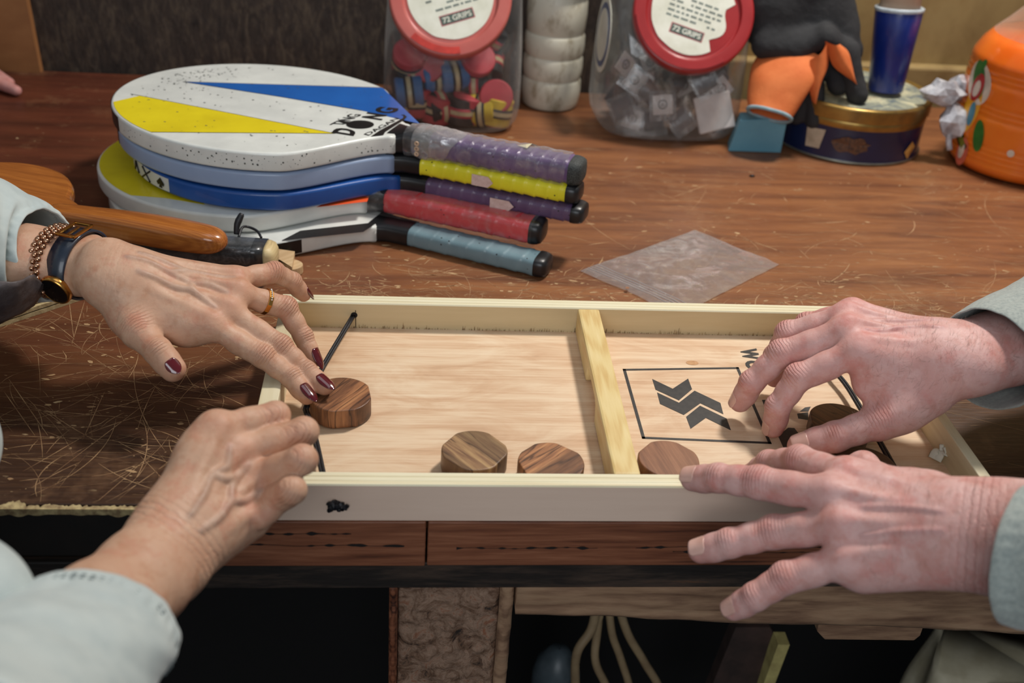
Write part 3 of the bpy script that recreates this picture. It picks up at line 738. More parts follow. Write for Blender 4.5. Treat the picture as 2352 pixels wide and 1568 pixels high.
def place(tip, end, z, L=.553):
    a, b = P(*tip, z)[:2], P(*end, z)[:2]; d = (b-a)/np.linalg.norm(b-a); return a, d, np.linalg.norm(b-a)
TH_ = .0205
ang = math.radians(-23.5)
# bottom pair
p5 = Paddle('beach_paddle', 'white paddle with black stripes and grey-blue grip, bottom of the stack', (-.070, .568), math.radians(-25.5), .0212, TH_, m_white, group=G)
p5.END = .372
p5.grip(tape('tape_greyblue', (112, 138, 146), (98, 122, 130)), .212, pitch=.021, ridges=.0007, zc=-.0095, hh=.0112, tilt=-.002, x1=.366)
p5.patch('stripe', [(636, 558), (690, 530), (868, 510), (800, 556)], m_ink2)
for x0, x1 in [(.035, .075), (.083, .125)]: p5.side_patch('edge_stripe', x0, x1, -1, m_ink2)
p4 = Paddle('beach_paddle', 'white paddle with a yellow side and coral-red grip, second from the bottom', (-.085, .592), math.radians(-23.5), .0425, TH_, m_white, group=G)
p4.patch('yellow_field', [(200, 440), (380, 455), (470, 470), (400, 340), (200, 300)], m_yel)
p4.patch('orange_field', [(712, 483), (745, 491), (838, 478), (850, 445), (800, 440)], m_org)
p4.grip(tape('tape_red', (206, 66, 70), (188, 56, 60)), .195, pitch=.02, ridges=.0006, zc=-.0055, hh=.0135, hw=.0175, tilt=-.003, x1=.372)
# upper three
p3 = Paddle('beach_paddle', 'royal blue edged paddle with a dull purple grip, third from the top', (-.048, .600), ang, .0650, TH_, m_blue, group=G, A=.160)
p3.grip(tape('tape_purple', (96, 74, 106), (82, 62, 92)), .205, zc=-.010, hh=.0105, tilt=.012, x1=.380)
p2 = Paddle('beach_paddle', 'pale blue edged paddle with a bright yellow grip, second from the top', (-.055, .604), ang, .0875, TH_, m_lblue, group=G, A=.172)
p2.grip(tape('tape_yellow', (228, 218, 40), (206, 196, 30)), .205, zc=-.0095, hh=.0112, tilt=.008, x1=.380)
p1 = Paddle('beach_paddle', 'white, yellow and blue lettered paddle with a purple grip, top of the stack', (-.054, .607), ang, .1110, .0218, m_white, group=G, A=.178, B=.149)
p1.grip(tape('tape_violet', (104, 78, 122), (88, 66, 104)), .215, cap_mat=plain('foam_cap', (16, 17, 17), .7, (70, 74, 72), 900, .5, 900), zc=-.0085, hh=.0140, hw=.0175, tilt=.0, ridges=.0016, x1=.380)
p1.patch('yellow_field', [(322, 220), (770, 307), (240, 303), (235, 240)], m_yel)
p1.patch('blue_field', [(420, 188), (877, 202), (940, 235), (980, 288), (830, 254), (640, 222)], m_blue2)
def tline(p, a, b, wd=.0007, mat=m_ink2, name='outline_mark'):
    q, r = p.loc(P(*a, p.zt)), p.loc(P(*b, p.zt)); d = norm(np.array(r)-np.array(q)); n_ = np.array([-d[1], d[0]])*wd/2
    p.patch(name, [tuple(q-n_), tuple(r-n_), tuple(r+n_), tuple(q+n_)], mat, .0003, local=True)
for a, b in [((300, 216), (770, 307)), ((250, 303), (770, 307)), ((420, 188), (900, 202)), ((420, 188), (640, 222)), ((640, 222), (830, 254))]: tline(p1, a, b)
zt1 = p1.zt
def ttext(s_, a, b, h, bold=.01):
    o_ = P(*a, zt1); mesh('lettering', *text_on(s_, o_, P(*b, zt1)-o_, P(a[0]+h[0], a[1]+h[1], zt1)-o_, (0, 0, 1), .0005, bold), m_ink2, p1.t, label='black lettering "%s"' % s_)
ttext('TING', (785, 289), (832, 264), (-29, -2), .012)
ttext('D', (812, 313), (821, 300), (-50, -8), .045)
ttext('N', (876, 277), (890, 265), (-46, -7), .045)
ttext('G', (905, 263), (919, 250), (-50, -5), .045)
ttext('DAGAN', (847, 312), (919, 273), (-12, -3), .008)
pp = [P(827+32*math.cos(2*PI*k/30), 286+9.5*math.sin(2*PI*k/30), zt1+.0003) for k in range(30)]
mesh('lettering', *flat(pp[::-1] if np.cross(pp[1]-pp[0], pp[2]-pp[1])[2] < 0 else pp), m_ink2, p1.t, label='solid black bat shape standing for the O')
def zz(pts): return [(730+x/7.84, 230+y/7.84) for x, y in pts]
for pts in ([(370, 380), (400, 372), (560, 392), (500, 430)], [(960, 650), (1180, 625), (1215, 570), (1120, 545)], [(1120, 545), (1215, 570), (1560, 350), (1530, 325)], [(1530, 325), (1560, 350), (1604, 300), (1560, 262), (1500, 262), (1545, 285)]):
    q = [P(x, y, zt1+.0004) for x, y in zz(pts)]; q = q if np.cross(q[1]-q[0], q[2]-q[1])[2] > 0 else q[::-1]; mesh('brush_mark', *flat(q), m_ink2, p1.t)
# paint specks on the top paddle
V, F = [], []; R = random.Random(3)
def speck(p, n_, r, el=1.):
    s_, u_ = frame(n_, (0, 0, 1)); s0 = len(V); k0 = R.random()*6
    for k in range(6): th = k0+2*PI*k/6; V.append(p+s_*math.cos(th)*r*el+u_*math.sin(th)*r)
    F.append(tuple(range(s0, s0+6)))
for i in range(420):
    x, y = (R.uniform(-.15, .14), R.uniform(-.125, .125)) if i < 170 else (R.gauss(-.125, .022), R.gauss(.055, .04))
    if (x/.158)**2+(y/.138)**2 > .96: continue
    speck(p1.w(x, y, .0005), (0, 0, 1), R.choice([.0003, .0005, .0009]), R.uniform(1, 2))
out = [q for q in p1.outline(-.0003)]
for i in range(420):
    k = R.randrange(len(out)-1); q, r = out[k], out[k+1]
    if q[1] > 0: continue
    u = R.random(); x, y = q[0]+(r[0]-q[0])*u, q[1]+(r[1]-q[1])*u
    if x < -.02 and R.random() < .7: continue
    d = norm(np.array(r)-np.array(q)); n3 = norm(p1.w(x+d[1], y-d[0], 0)-p1.w(x, y, 0)); speck(p1.w(x, y, -.004-R.random()**1.*.0135), n3, R.choice([.0003, .0004, .0006, .0011]))
mesh('paint_specks', V, F, plain('grey_speck', (92, 94, 90), .5), p1.t, kind='stuff', label='fine grey specks of sprayed paint')
p1.side_patch('edge_stripe', -.17, -.115, -1, m_ink2, label='black stretch of the edge at the tip')
p1.side_patch('edge_stripe', -.17, -.15, 1, m_ink2)
p2.side_patch('edge_stripe', -.17, -.13, -1, m_ink2)
p3.side_patch('edge_label', -.125, -.040, -1, m_white, label='white stretch of the edge with black hand-drawn marks')
# A X and a spade on the white stretch
def side_pt(p, x, v, off=.0006):
    y = -p.B*math.sqrt(max(0, 1-(x/p.A)**2)); return p.w(x-off*.6, y-off*.8, -p.th+v*p.th)
def stroke(p, pts, wd=.0011):
    q = [side_pt(p, x, v) for x, v in pts]; mesh('ink_mark', *sweep(q, (wd), 6), m_ink2, p.t, smooth=True)
for st in ([(-.1130, .2), (-.1080, .85), (-.1010, .2)], [(-.1110, .5), (-.1040, .5)], [(-.0930, .18), (-.0740, .85)], [(-.0900, .85), (-.0760, .18)]): stroke(p3, st)
q = [side_pt(p3, x, v, .0009) for x, v in [(-.0560, .80), (-.0500, .50), (-.0515, .34), (-.0545, .42), (-.0535, .22), (-.0590, .22), (-.0575, .42), (-.0605, .34), (-.0625, .50)]]
mesh('ink_mark', q+[v+np.array([-.0002, -.0002, 0]) for v in q], [tuple(range(9)), tuple(range(17, 8, -1))], m_ink2, p3.t, label='small black spade drawn on the edge')
# clear wrap around neck and grip of the top paddle
m_wrap = film('wrap_film', (222, 220, 222), .10, .55, .12, 55)
V, F = [], []; n, sg = 70, 36
for i in range(n):
    x = .186+.188*i/(n-1)
    for k in range(sg):
        th = 2*PI*k/sg; cx, cy = sq(.6)(th); x_ = abs((x-.215)/.022)
        puff = .0014+.0010*math.exp(-((x-.208)/.012)**2); nz = .0016*mnoise.noise(Vector((x*110+th*.9, th*1.2, 3)))
        V.append(p1.w(x, cx*(.0178+puff+nz), -.0085+cy*(.0146+puff+nz)))
for i in range(n-1):
    for k in range(sg): F.append((i*sg+k, (i+1)*sg+k, (i+1)*sg+(k+1) % sg, i*sg+(k+1) % sg))
mesh('plastic_wrap', V, F, m_wrap, p1.t, smooth=True, label='crinkled clear film around the top grip')
# loose ruff of film at the neck and three rivet rings
m_ruff = film('ruff_film', (214, 208, 206), .42, .4, .2, 70)
V, F = [], []; n, sg = 24, 44
for i in range(n):
    u = i/(n-1); x = .196+.045*u
    for k in range(sg):
        th = 2*PI*k/sg; cx, cy = sq(.7)(th); r = .0022*math.sin(PI*min(1, u*1.05))**.7+.0026*mnoise.noise(Vector((u*5, th*3, 1)))*math.sin(PI*u)
        V.append(p1.w(x+.012*math.sin(th)*u, cx*(.0188+r), -.0085+cy*(.0155+r)))
for i in range(n-1):
    for k in range(sg): F.append((i*sg+k, (i+1)*sg+k, (i+1)*sg+(k+1) % sg, i*sg+(k+1) % sg))
mesh('film_ruff', V, F, m_ruff, p1.t, smooth=True)
m_rivet = plain('pale_ring', (206, 178, 150), .45, (180, 146, 118), 200)
for dz in (-.0045, -.0105, -.0165):
    c_ = p1.w(.2035, -.0202, dz); n_ = norm(p1.w(0, -1, 0)-p1.w(0, 0, 0))
    mesh('ring', *lathe([(.0009, 0), (.0009, .0008), (.0024, .0010), (.0029, .0004), (.0029, 0)], c_, 18, n_), m_rivet, p1.t, smooth=True)
# torn price stickers
m_stick = plain('sticker', (216, 190, 182), .5, (200, 170, 160), 200)
def sticker(p, x0, x1, v0, v1, hw, hh, zc):
    q = [p.w(x0, -hw-.0012, zc+v0*hh), p.w(x1, -hw-.0012, zc+v0*hh), p.w(x1+.006, -hw-.0012, zc+(v0+v1)*.3*hh), p.w(x1, -hw-.0012, zc+v1*hh), p.w(x0, -hw-.0012, zc+v1*hh)]
    n = 5; n_ = norm(p.w(0, -1, 0)-p.w(0, 0, 0))*.0003; mesh('sticker', q+[v+n_ for v in q], [tuple(range(n)), tuple(range(2*n-1, n-1, -1))]+[(i, n+i, n+(i+1) % n, (i+1) % n) for i in range(n)], m_stick, p.t)
sticker(p2, .27, .289, -.55, .55, .0165, .0115, -.0095); sticker(p3, .285, .307, -.6, .5, .0165, .0105, -.009)
c_ = p1.w(.325, .004, .0062)
V = [c_+np.array(d) for d in ((-.012, .004, 0), (-.002, -.006, .001), (.004, .002, .0035), (.013, .001, .001), (.004, .006, 0))]
mesh('sticker', V, [(0, 1, 2), (0, 2, 4), (2, 3, 4)], plain('curled_paper', (226, 216, 180), .6), p1.t, label='curled cream paper scrap on the top grip')
# film on the red grip
V, F = [], []; n, sg = 60, 30
for i in range(n):
    x = .178+.195*i/(n-1)
    for k in range(sg):
        th = 2*PI*k/sg; cx, cy = sq(.6)(th); r = .0013+.0009*mnoise.noise(Vector((x*90+th, th, 8))); V.append(p4.w(x, cx*(.0178+r+.003*max(0, (.2-x)/.02)), -.0078+cy*(.0146+r)))
for i in range(n-1):
    for k in range(sg): F.append((i*sg+k, (i+1)*sg+k, (i+1)*sg+(k+1) % sg, i*sg+(k+1) % sg))
mesh('plastic_wrap', V, F, film('wrap_film_thin', (228, 222, 222), .04, .35, .12, 60), p4.t, smooth=True)

# ------------------------------------------------------------------ plywood board with the two hand-made paddles on it
m_bply = wood('birch_ply', [(.25, (214, 186, 146)), (.5, (200, 168, 126)), (.8, (178, 142, 100))], (5, 60, 60), 5, .6, .08, (0, 0, -.75))
m_layer = plain('ply_edge_pale', (200, 184, 142), .7, (168, 146, 104), 240, .5, 500)
m_layd = plain('ply_edge_dark', (110, 84, 52), .8, (66, 46, 30), 300, .5, 400)
a = P(0, 752, 0); b = P(180, 692, 0); d = norm(b-a); d = norm(np.array([d[0], d[1], 0])); e0 = a-d*.12; e1 = a+d*((P(676, 640, 0)-a)@d)
nrm_ = np.array([-d[1], d[0], 0]); W_ = .105
bd = thing('plywood_board', 'raw sawn plywood board lying under the wooden paddles at the left', 'board', (e0+e1)/2)
lay = [(0, .0042, m_layer), (.0042, .0054, m_layd), (.0054, .0092, m_layer), (.0092, .0102, m_layd), (.0102, .0150, m_bply)]
for i, (z0, z1, m_) in enumerate(lay):
    V = []; N = 60; s0 = .0 if i < 3 else .004
    poly = []
    for k in range(N+1):
        j = .0006*mnoise.noise(Vector((k*1.7, i, 0))); poly.append(e0+(e1-e0)*k/N+nrm_*(s0+j+(.0012 if m_ is m_layd else 0)))
    poly += [P(672, 643, 0), P(677, 577, z1), P(560, 560, z1), P(300, 545, z1), e0+nrm_*W_]
    mesh('ply_layer', *prism([(p[0], p[1]) for p in poly], z0+.0002, z1), m_, bd)
# round offcut
c_ = P(678, 630, 0); t_ = thing('wooden_offcut', 'round-ended pale wooden offcut beside the plywood board', 'wood piece', (c_[0]-.012, c_[1]+.004, 0))
poly = [(c_[0]-.012+.020*math.cos(th), c_[1]+.004+.014*math.sin(th)) for th in np.linspace(-PI/2, PI/2, 16)]+[(c_[0]-.03, c_[1]+.018), (c_[0]-.03, c_[1]-.010)]
mesh('slab', *prism(poly, .0003, .010), m_bply, t_, bevel=.001)
# black-taped paddle
m_tape = plain('black_tape', (22, 22, 24), .3, (52, 54, 56), 30, .4, 90, coat=.5, bdist=.002)
hp = thing('taped_paddle', 'paddle handle wrapped in black tape and film with a bare plywood end', 'paddle', P(500, 560, .016))
x1 = P(612, 592, .030); x0 = P(330, 572, .030); dr = norm(x1-x0); pts = [x0-dr*.16+(x1-x0+dr*.16)*k/24 for k in range(25)]
pts = [np.array([p[0], p[1], .0322]) for p in pts]
mesh('handle', *sweep(pts, [(.0172, .0148)]*25, 24, prof=sq(.5)), m_tape, hp, smooth=True)
ec = [pts[-1]+dr*q for q in (0, .003, .0075, .0105, .0115)]
mesh('wooden_end', *sweep(ec, [(.0165, .0140), (.0165, .0140), (.0150, .0125), (.011, .0085), (.003, .002)], 24, prof=sq(.55)), wood('ply_end', [(.3, (222, 206, 160)), (.6, (204, 180, 130)), (.7, (120, 90, 58)), (.8, (196, 170, 120))], (6, 6, 330), 4, .5, .3, wdist=1), hp, smooth=True)
V, F = [], []
for i in range(40):
    q = pts[2]+(pts[-2]-pts[2])*i/39
    for k in range(24):
        th = 2*PI*k/24; cx, cy = sq(.5)(th); r = .0012+.0012*mnoise.noise(Vector((i*.7, th*1.5, 0))); s_, u_ = frame(dr); V.append(q+s_*cx*(.0172+r)+u_*cy*(.0148+r))
for i in range(39):
    for k in range(24): F.append((i*24+k, (i+1)*24+k, (i+1)*24+(k+1) % 24, i*24+(k+1) % 24))
mesh('film', V, F, film('tape_film', (190, 195, 200), .03, .5, .1, 120), hp, smooth=True)
lp = [P(548, 545, .047), P(556, 523, .052), P(570, 521, .050), P(590, 530, .0485), P(600, 545, .047)]
mesh('wrist_cord', *sweep(smooth_path(lp, 6), .0014, 8), m_cord, hp, smooth=True)
lp = [P(543, 538, .0485), P(545, 515, .058), P(556, 490, .068)]
mesh('wrist_cord', *sweep(smooth_path(lp, 6), [.0028, .003, .003, .0031, .0032, .0032, .0034, .0034, .0036, .0034, .0032, .003, .0022], 8), m_cord, hp, smooth=True)
bc = x0-dr*.29; A_ = thing  # blade of the taped paddle lies under the sleeve
Vb, Fb = lathe([(.0001, .0), (.11, 0), (.113, .003), (.113, .013), (.11, .016), (.0001, .016)], (bc[0]-.02, bc[1]+.045, .0158), 60)
mesh('blade', Vb, Fb, m_bply, hp, smooth=False, bevel=.001)
# varnished wooden paddle
m_oak = wood('varnished_wood', [(.2, (206, 136, 66)), (.42, (178, 108, 46)), (.58, (146, 82, 34)), (.78, (96, 52, 24))], (5, 90, 90), 14, .24, .03, (0, 0, .35), coat=.5, wdist=4, ww=.12)
wp = thing('wooden_paddle', 'varnished orange-brown wooden paddle with a rounded bare handle', 'paddle', P(300, 520, .048))
e_ = P(500, 554, .0618); s_ = P(165, 498, .0618); dr = norm(e_-s_); L = np.linalg.norm(e_-s_)
st = [(-.03, .0155, .0095), (.0, .0150, .0105), (.03, .0152, .0125), (.06, .0168, .0140), (.09, .0180, .0145), (.115, .0180, .0140), (L-.012, .0165, .0132), (L-.003, .0145, .0118), (L+.004, .0110, .0090), (L+.0085, .006, .005), (L+.010, .0008, .0008)]
mesh('handle', *sweep([s_+dr*q[0] for q in st], [(q[1], q[2]) for q in st], 28, prof=sq(.72)), m_oak, wp, smooth=True)
wp.children[0].modifiers.new('s', 'SUBSURF').render_levels = 2
bc = P(-40, 455, .06); rb = .088; poly = []
d0 = norm((s_-bc)[:2]); ph = math.atan2(d0[1], d0[0])
for k in range(70):
    th = 2*PI*k/70; dd = abs((th+PI) % (2*PI)-PI); r = rb*(1+.0*dd); ex_ = max(0, 1-dd/.42); r = rb+(.035*ex_*ex_*(3-2*ex_)); poly.append((bc[0]+r*math.cos(ph+th), bc[1]+r*math.sin(ph+th)))
mesh('blade', *prism(poly, .050, .066), m_oak, wp, bevel=.005)
# ------------------------------------------------------------------ two red-lidded jars
m_jar = film('jar_plastic', (220, 224, 222), .06, .45, .08, 6)
m_lid1 = plain('faded_red_lid', (196, 108, 98), .4, (180, 88, 80), 10, coat=.2)
m_lid2 = plain('red_lid', (164, 40, 42), .35, (146, 30, 32), 10, coat=.3)
m_lab = plain('lid_paper', (224, 224, 210), .6, (206, 206, 188), 30)
m_green = plain('print_green', (86, 100, 92), .6, (70, 86, 78), 100)
m_brite = plain('bright_red', (200, 62, 52), .35)
def jar(cx, cy, hw, hd, label, lidmat, pxc, lid_r, roll, badge=False, torn=False, name='lidded_jar'):
    t_ = thing(name, label, 'jar', (cx, cy, 0))
    rings = [(.0, .80), (.004, .90), (.014, .975), (.03, 1.0), (.07, 1.0), (.115, .985), (.14, .97), (.17, .95), (.20, .93), (.24, .90), (.262, .80), (.272, .60), (.274, .02)]
    sg = 56; V, F = [], []; f = sq(.55)
    for z, s in rings:
        cut = max(0, (z-.125)*.62)
        for k in range(sg):
            x, y = f(2*PI*k/sg); yy = y*hd*s
            if yy < 0: yy = max(yy, -hd*s+cut)
            V.append((cx+x*hw*s, cy+yy, .0006+z))
    F.append(tuple(range(sg-1, -1, -1)))
    for i in range(len(rings)-1):
        for k in range(sg): F.append((i*sg+k, i*sg+(k+1) % sg, (i+1)*sg+(k+1) % sg, (i+1)*sg+k))
    mesh('body', V, F, m_jar, t_, smooth=True)
    L = PY(*pxc, cy-hd*.92+.02); nl = norm(np.array([(CAM-L)[0]*.25, -1, .62])); s_, u_ = frame(nl, (0, 0, 1)); s_ = -s_
    R_ = lid_r
    o = mesh('lid', *lathe([(R_*.94, -.020), (R_, -.016), (R_, -.003), (R_*.985, 0), (R_*.955, .0012), (R_*.80, .0012), (R_*.785, 0), (R_*.775, -.004), (R_*.74, -.0045), (R_*.72, -.003), (.0001, -.003)], L, 72, nl), lidmat, t_, smooth=True)
    o.modifiers.new('n', 'WEIGHTED_NORMAL')
    mesh('neck', *lathe([(R_*.9, -.05), (R_*.93, -.02)], L, 48, nl), m_jar, t_, smooth=True)
    cr, sr = math.cos(roll), math.sin(roll); ex = s_*cr+u_*sr; ey = -s_*sr+u_*cr
    # raised pull tab along the rim
    pts = [L+ex*math.cos(a)*R_*.90+ey*math.sin(a)*R_*.90+nl*.0022 for a in np.linspace(math.radians(-150 if not torn else -158), math.radians(-98 if not torn else -40), 24)]
    tb = lidmat if torn else m_brite
    V, F = [], []
    for i, p in enumerate(pts):
        rd = norm(p-L); 
        for dr, dz in ((-.0045, -.001), (-.0045, .0015), (.0045, .0015), (.0045, -.001)): V.append(p+rd*dr+nl*dz)
    for i in range(len(pts)-1):
        for k in range(4): F.append((4*i+k, 4*i+(k+1) % 4, 4*i+4+(k+1) % 4, 4*i+4+k))
    F += [(0, 1, 2, 3), tuple(4*(len(pts)-1)+k for k in (3, 2, 1, 0))]
    mesh('pull_tab', V, F, tb, t_)
    n = 60; pl = []
    for k in range(n):
        a = 2*PI*k/n; r = R_*.70*(1+.02*mnoise.noise(Vector((math.cos(a)*3, math.sin(a)*3, cx))))
        if torn and -.75 < a-2*PI*(a > PI) < .42: r *= .80-.06*math.sin(a*6)
        pl.append(L+ex*math.cos(a)*r+ey*math.sin(a)*r-nl*.0026)
    mesh('paper_label', pl+[p+nl*.0004 for p in pl], [tuple(range(n-1, -1, -1)), tuple(range(n, 2*n))], m_lab, t_)
    def at(x, y, up=-.0020): return L+ex*x*R_+ey*y*R_+nl*up
    tg = [(-.27, -.28), (.27, -.28), (.27, -.42), (-.27, -.42)]
    q = [at(x, y, -.0019) for x, y in tg]; mesh('print_box', q+[p+nl*.0002 for p in q], [(0, 1, 2, 3), (7, 6, 5, 4), (0, 4, 5, 1), (1, 5, 6, 2), (2, 6, 7, 3), (3, 7, 4, 0)], m_green, t_)
    o_ = at(-.24, -.395, -.0014); mesh('lettering', *text_on('72 GRIPS', o_, at(.24, -.395, -.0014)-o_, at(-.24, -.305, -.0014)-o_, nl, .0002, .02), m_lab, t_, label='pale lettering "72 GRIPS" on a dark box')
    q = [at(x, y, -.0021) for x, y in [(-.285, -.265), (.285, -.265), (.285, -.435), (-.285, -.435)]]
    mesh('print_outline', q+[p+nl*.0001 for p in q], [(0, 1, 2, 3), (7, 6, 5, 4)], plain('print_red', (190, 90, 96), .5), t_)
    R = random.Random(int(cx*100))
    V, F = [], []
    for ln in range(5):
        y = -.18+.085*ln; x = -.42
        while x < .40:
            wd = R.uniform(.04, .13)
            if R.random() < .8: s0 = len(V); V += [at(x, y), at(x+wd, y), at(x+wd, y+.035), at(x, y+.035)]; F.append((s0, s0+1, s0+2, s0+3))
            x += wd+.03
    mesh('print_lines', V, F, plain('small_print', (120, 130, 122), .6) if 'small_print' not in bpy.data.materials else bpy.data.materials['small_print'], t_, kind='stuff', label='lines of tiny unreadable print')
    if badge:
        ct = np.array([cx-hw*.985, cy-.030, .135]); nb = norm(np.array([-1, -.02, .04])); s2, u2 = frame(nb)
        for k, (r, m_, h) in enumerate([(.052, m_lab, 0), (.044, plain('badge_blue', (70, 84, 130), .5), .0006), (.036, m_lab, .0012)]):
            mesh('side_badge', *lathe([(r, 0), (r, .0006), (.0001, .0008)], ct+nb*h, 40, nb), m_, t_)
    return t_
J1 = (.1745, .915); J2 = (.4890, .915)
jar(J1[0], J1[1], .098, .098, 'clear square jar of red grip rolls under a faded red lid', m_lid1, (1035, -10), .0825, .33)
jar(J2[0], J2[1], .106, .098, 'clear square jar of small packets under a deep red lid', m_lid2, (1594, 27), .0835, -.27, badge=True, torn=True)
# contents of the first jar: rolled grip tapes
m_r = plain('grip_red', (182, 60, 68), .6, (164, 50, 60), 40); m_k = plain('grip_black', (26, 24, 26), .6, (38, 36, 38), 40)
m_b = plain('grip_blue', (66, 110, 160), .6, (54, 94, 142), 40); m_y = plain('grip_yellow', (206, 176, 44), .6); m_sil = plain('print_gold', (196, 180, 140), .4)
def grip_roll(col, label, two=False):
    t_ = thing('grip_tape_roll', label, 'grip tape', (0, 0, 0), 'grip tape rolls in the left jar')
    mesh('roll', *lathe([(.0001, -.016), (.018, -.016), (.020, -.0145), (.020, -.006), (.020, .0145), (.018, .016), (.0001, .016)], (0, 0, 0), 22), col, t_, smooth=True).modifiers.new('n', 'WEIGHTED_NORMAL')
    mesh('band', *lathe([(.0202, -.0055), (.0208, -.005), (.0208, .005), (.0202, .0055)], (0, 0, 0), 22), m_k if col is not m_k else m_r, t_, smooth=True)
    mesh('band_print', *lathe([(.0209, -.0025), (.0210, .0025)], (0, 0, 0), 22), m_sil, t_, smooth=True)
    return t_
def copy_tree(o, parent=None, label=None):
    c = o.copy(); COL.objects.link(c)
    if parent is not None: c.parent = parent
    if label: c['label'] = label
    for ch in list(o.children): copy_tree(ch, c)
    return c
kinds = {'r': (grip_roll(m_r, 'red'), 0), 'k': (grip_roll(m_k, 'black'), 0), 'b': (grip_roll(m_b, 'blue'), 0), 'y': (grip_roll(m_y, 'yellow'), 0)}
used = set()
rolls = [('r', 952, 235, 0, 'red roll with a dark band standing lowest at the left'), ('r', 1073, 245, 0, 'red roll with a dark band standing at the bottom centre of the jar'),
         ('r', 1138, 222, 1, 'red roll with its round end outward at the right of the jar'), ('k', 1010, 250, 2, 'black roll on its side between two red rolls at the jar bottom'),
         ('b', 995, 180, 2, 'left of the two blue rolls lying in the middle of the jar'), ('b', 1040, 175, 2, 'second blue roll, right of centre in the jar'),
         ('r', 908, 135, 3, 'red roll tall against the left wall of the jar'), ('r', 985, 155, 3, 'red roll just under the lid left of centre'), ('r', 1095, 145, 3, 'red roll under the lid right of centre'),
         ('k', 900, 190, 2, 'black roll against the left wall of the jar'), ('k', 1095, 195, 2, 'black roll behind the blue rolls'), ('r', 1160, 255, 0, 'red roll at the lower right corner of the jar'),
         ('y', 1145, 290, 0, 'yellow and black roll at the bottom right of the jar'), ('y', 1105, 300, 2, 'small yellow roll half hidden at the jar bottom'), ('k', 1060, 290, 0, 'black roll at the very bottom of the jar'),
         ('r', 1000, 290, 0, 'red roll at the jar bottom behind the top paddle'), ('k', 925, 280, 0, 'black roll at the bottom left of the jar'), ('b', 940, 215, 2, 'blue roll peeping out over the top paddle')]
R = random.Random(9)
for i, (k, px, py, mode, lab) in enumerate(rolls):
    y = J1[1]-.085+.030+(.0 if py > 200 else .02)+R.uniform(0, .006); p = PY(px, py, y); p[2] = min(max(p[2], .027), .2); p[0] = min(max(p[0], J1[0]-.062), J1[0]+.062)
    src, _ = kinds[k]
    o = src if k not in used else copy_tree(src); used.add(k); o['label'] = lab
    o.scale = (1.2,)*3; o.location = [float(v) for v in p]; o.rotation_euler = {0: (R.uniform(-.2, .2), R.uniform(-.2, .2), R.random()*6), 1: (1.25, R.uniform(-.2, .2), 0), 2: (R.uniform(-.3, .3), 1.45, R.uniform(-.4, .4)), 3: (R.uniform(.6, 1.1), R.uniform(-.4, .4), 0)}[mode]
# fillers behind the front layer
fill = [(x, y, z) for z in (.03, .072, .114) for y in (.0, .045) for x in (-.05, 0, .05)]
for i, (x, y, z) in enumerate(fill):
    k = 'rkrkbkrrk'[i % 9]; o = copy_tree(kinds[k][0]); o['label'] = 'grip tape roll packed behind the front ones in the left jar'; o['group'] = 'grip tape rolls at the back of the left jar'
    o.location = (J1[0]+x, J1[1]+.012+y, z+.002*R.random()); o.rotation_euler = (R.uniform(0, .8), R.uniform(0, .8), R.random()*6)
# contents of the second jar: clear sachets with little cards
m_card = plain('card_white', (214, 208, 204), .6, (198, 190, 186), 40); m_dk = plain('damper_dark', (78, 70, 72), .5, (56, 50, 52), 60); m_sach = film('sachet_film', (200, 200, 198), .12, .4, .15, 60)
def sachet(card_col, mark=True):
    t_ = thing('card_sachet', 'x', 'packet', (0, 0, 0), 'card sachets in the right jar')
    V, F = box(-.019, .019, -.0016, .0016, -.020, .020); mesh('card', *box(-.014, .014, -.0009, .0009, -.012, .015), card_col, t_)
    V = [(x*(1+.04*mnoise.noise(Vector((x*90, z*90, 0)))), y*(1-abs(z)/.025), z) for x in (-.019, 0, .019) for z in (-.021, -.01, 0, .01, .021) for y in (-.004, .004)]
    F = []
    for i in range(2):
        for j in range(4):
            for s in (0, 1): a = i*10+j*2+s; F.append((a, a+10, a+12, a+2))
    mesh('pouch', V, F, m_sach, t_, smooth=True)
    if mark:
        mesh('round_mark', *join([lathe([(.0050, 0), (.0068, 0), (.0068, .0002), (.0050, .0002)], (.0, -.00095, .002), 24, (0, -1, 0)), sweep([(-.0025, -.0012, -.0005), (0, -.0012, .005), (.0025, -.0012, -.0005), (-.0025, -.0012, .001)], .0006, 6)]), m_ink2, t_)
    return t_
sa = sachet(m_card); sb = sachet(m_dk, False); sb['label'] = 'y'
slist = [(sa, 1522, 243, .92, 'white card with round black mark at the front of the right jar'), (sa, 1460, 185, .9, 'pale card sachet with a faint mark at the upper left of the right jar'),
         (sb, 1490, 215, 1, 'grey sachet left of the marked white card'), (sb, 1430, 250, 1, 'dark grey sachet at the left wall of the right jar'), (sa, 1435, 150, 1, 'pale sachet high at the left of the right jar'),
         (sb, 1560, 185, 1, 'grey sachet above the marked white card'), (sb, 1620, 190, 1, 'grey sachet below the red lid'), (sa, 1655, 205, .9, 'pale sachet at the right wall of the right jar'),
         (sb, 1500, 295, 1, 'brownish sachet at the bottom of the right jar, left of centre'), (sb, 1560, 300, 1, 'brownish sachet at the bottom of the right jar'), (sa, 1450, 290, 1, 'pale sachet at the bottom left of the right jar'),
         (sb, 1640, 285, 1, 'grey sachet at the bottom right of the right jar')]
ua = set()
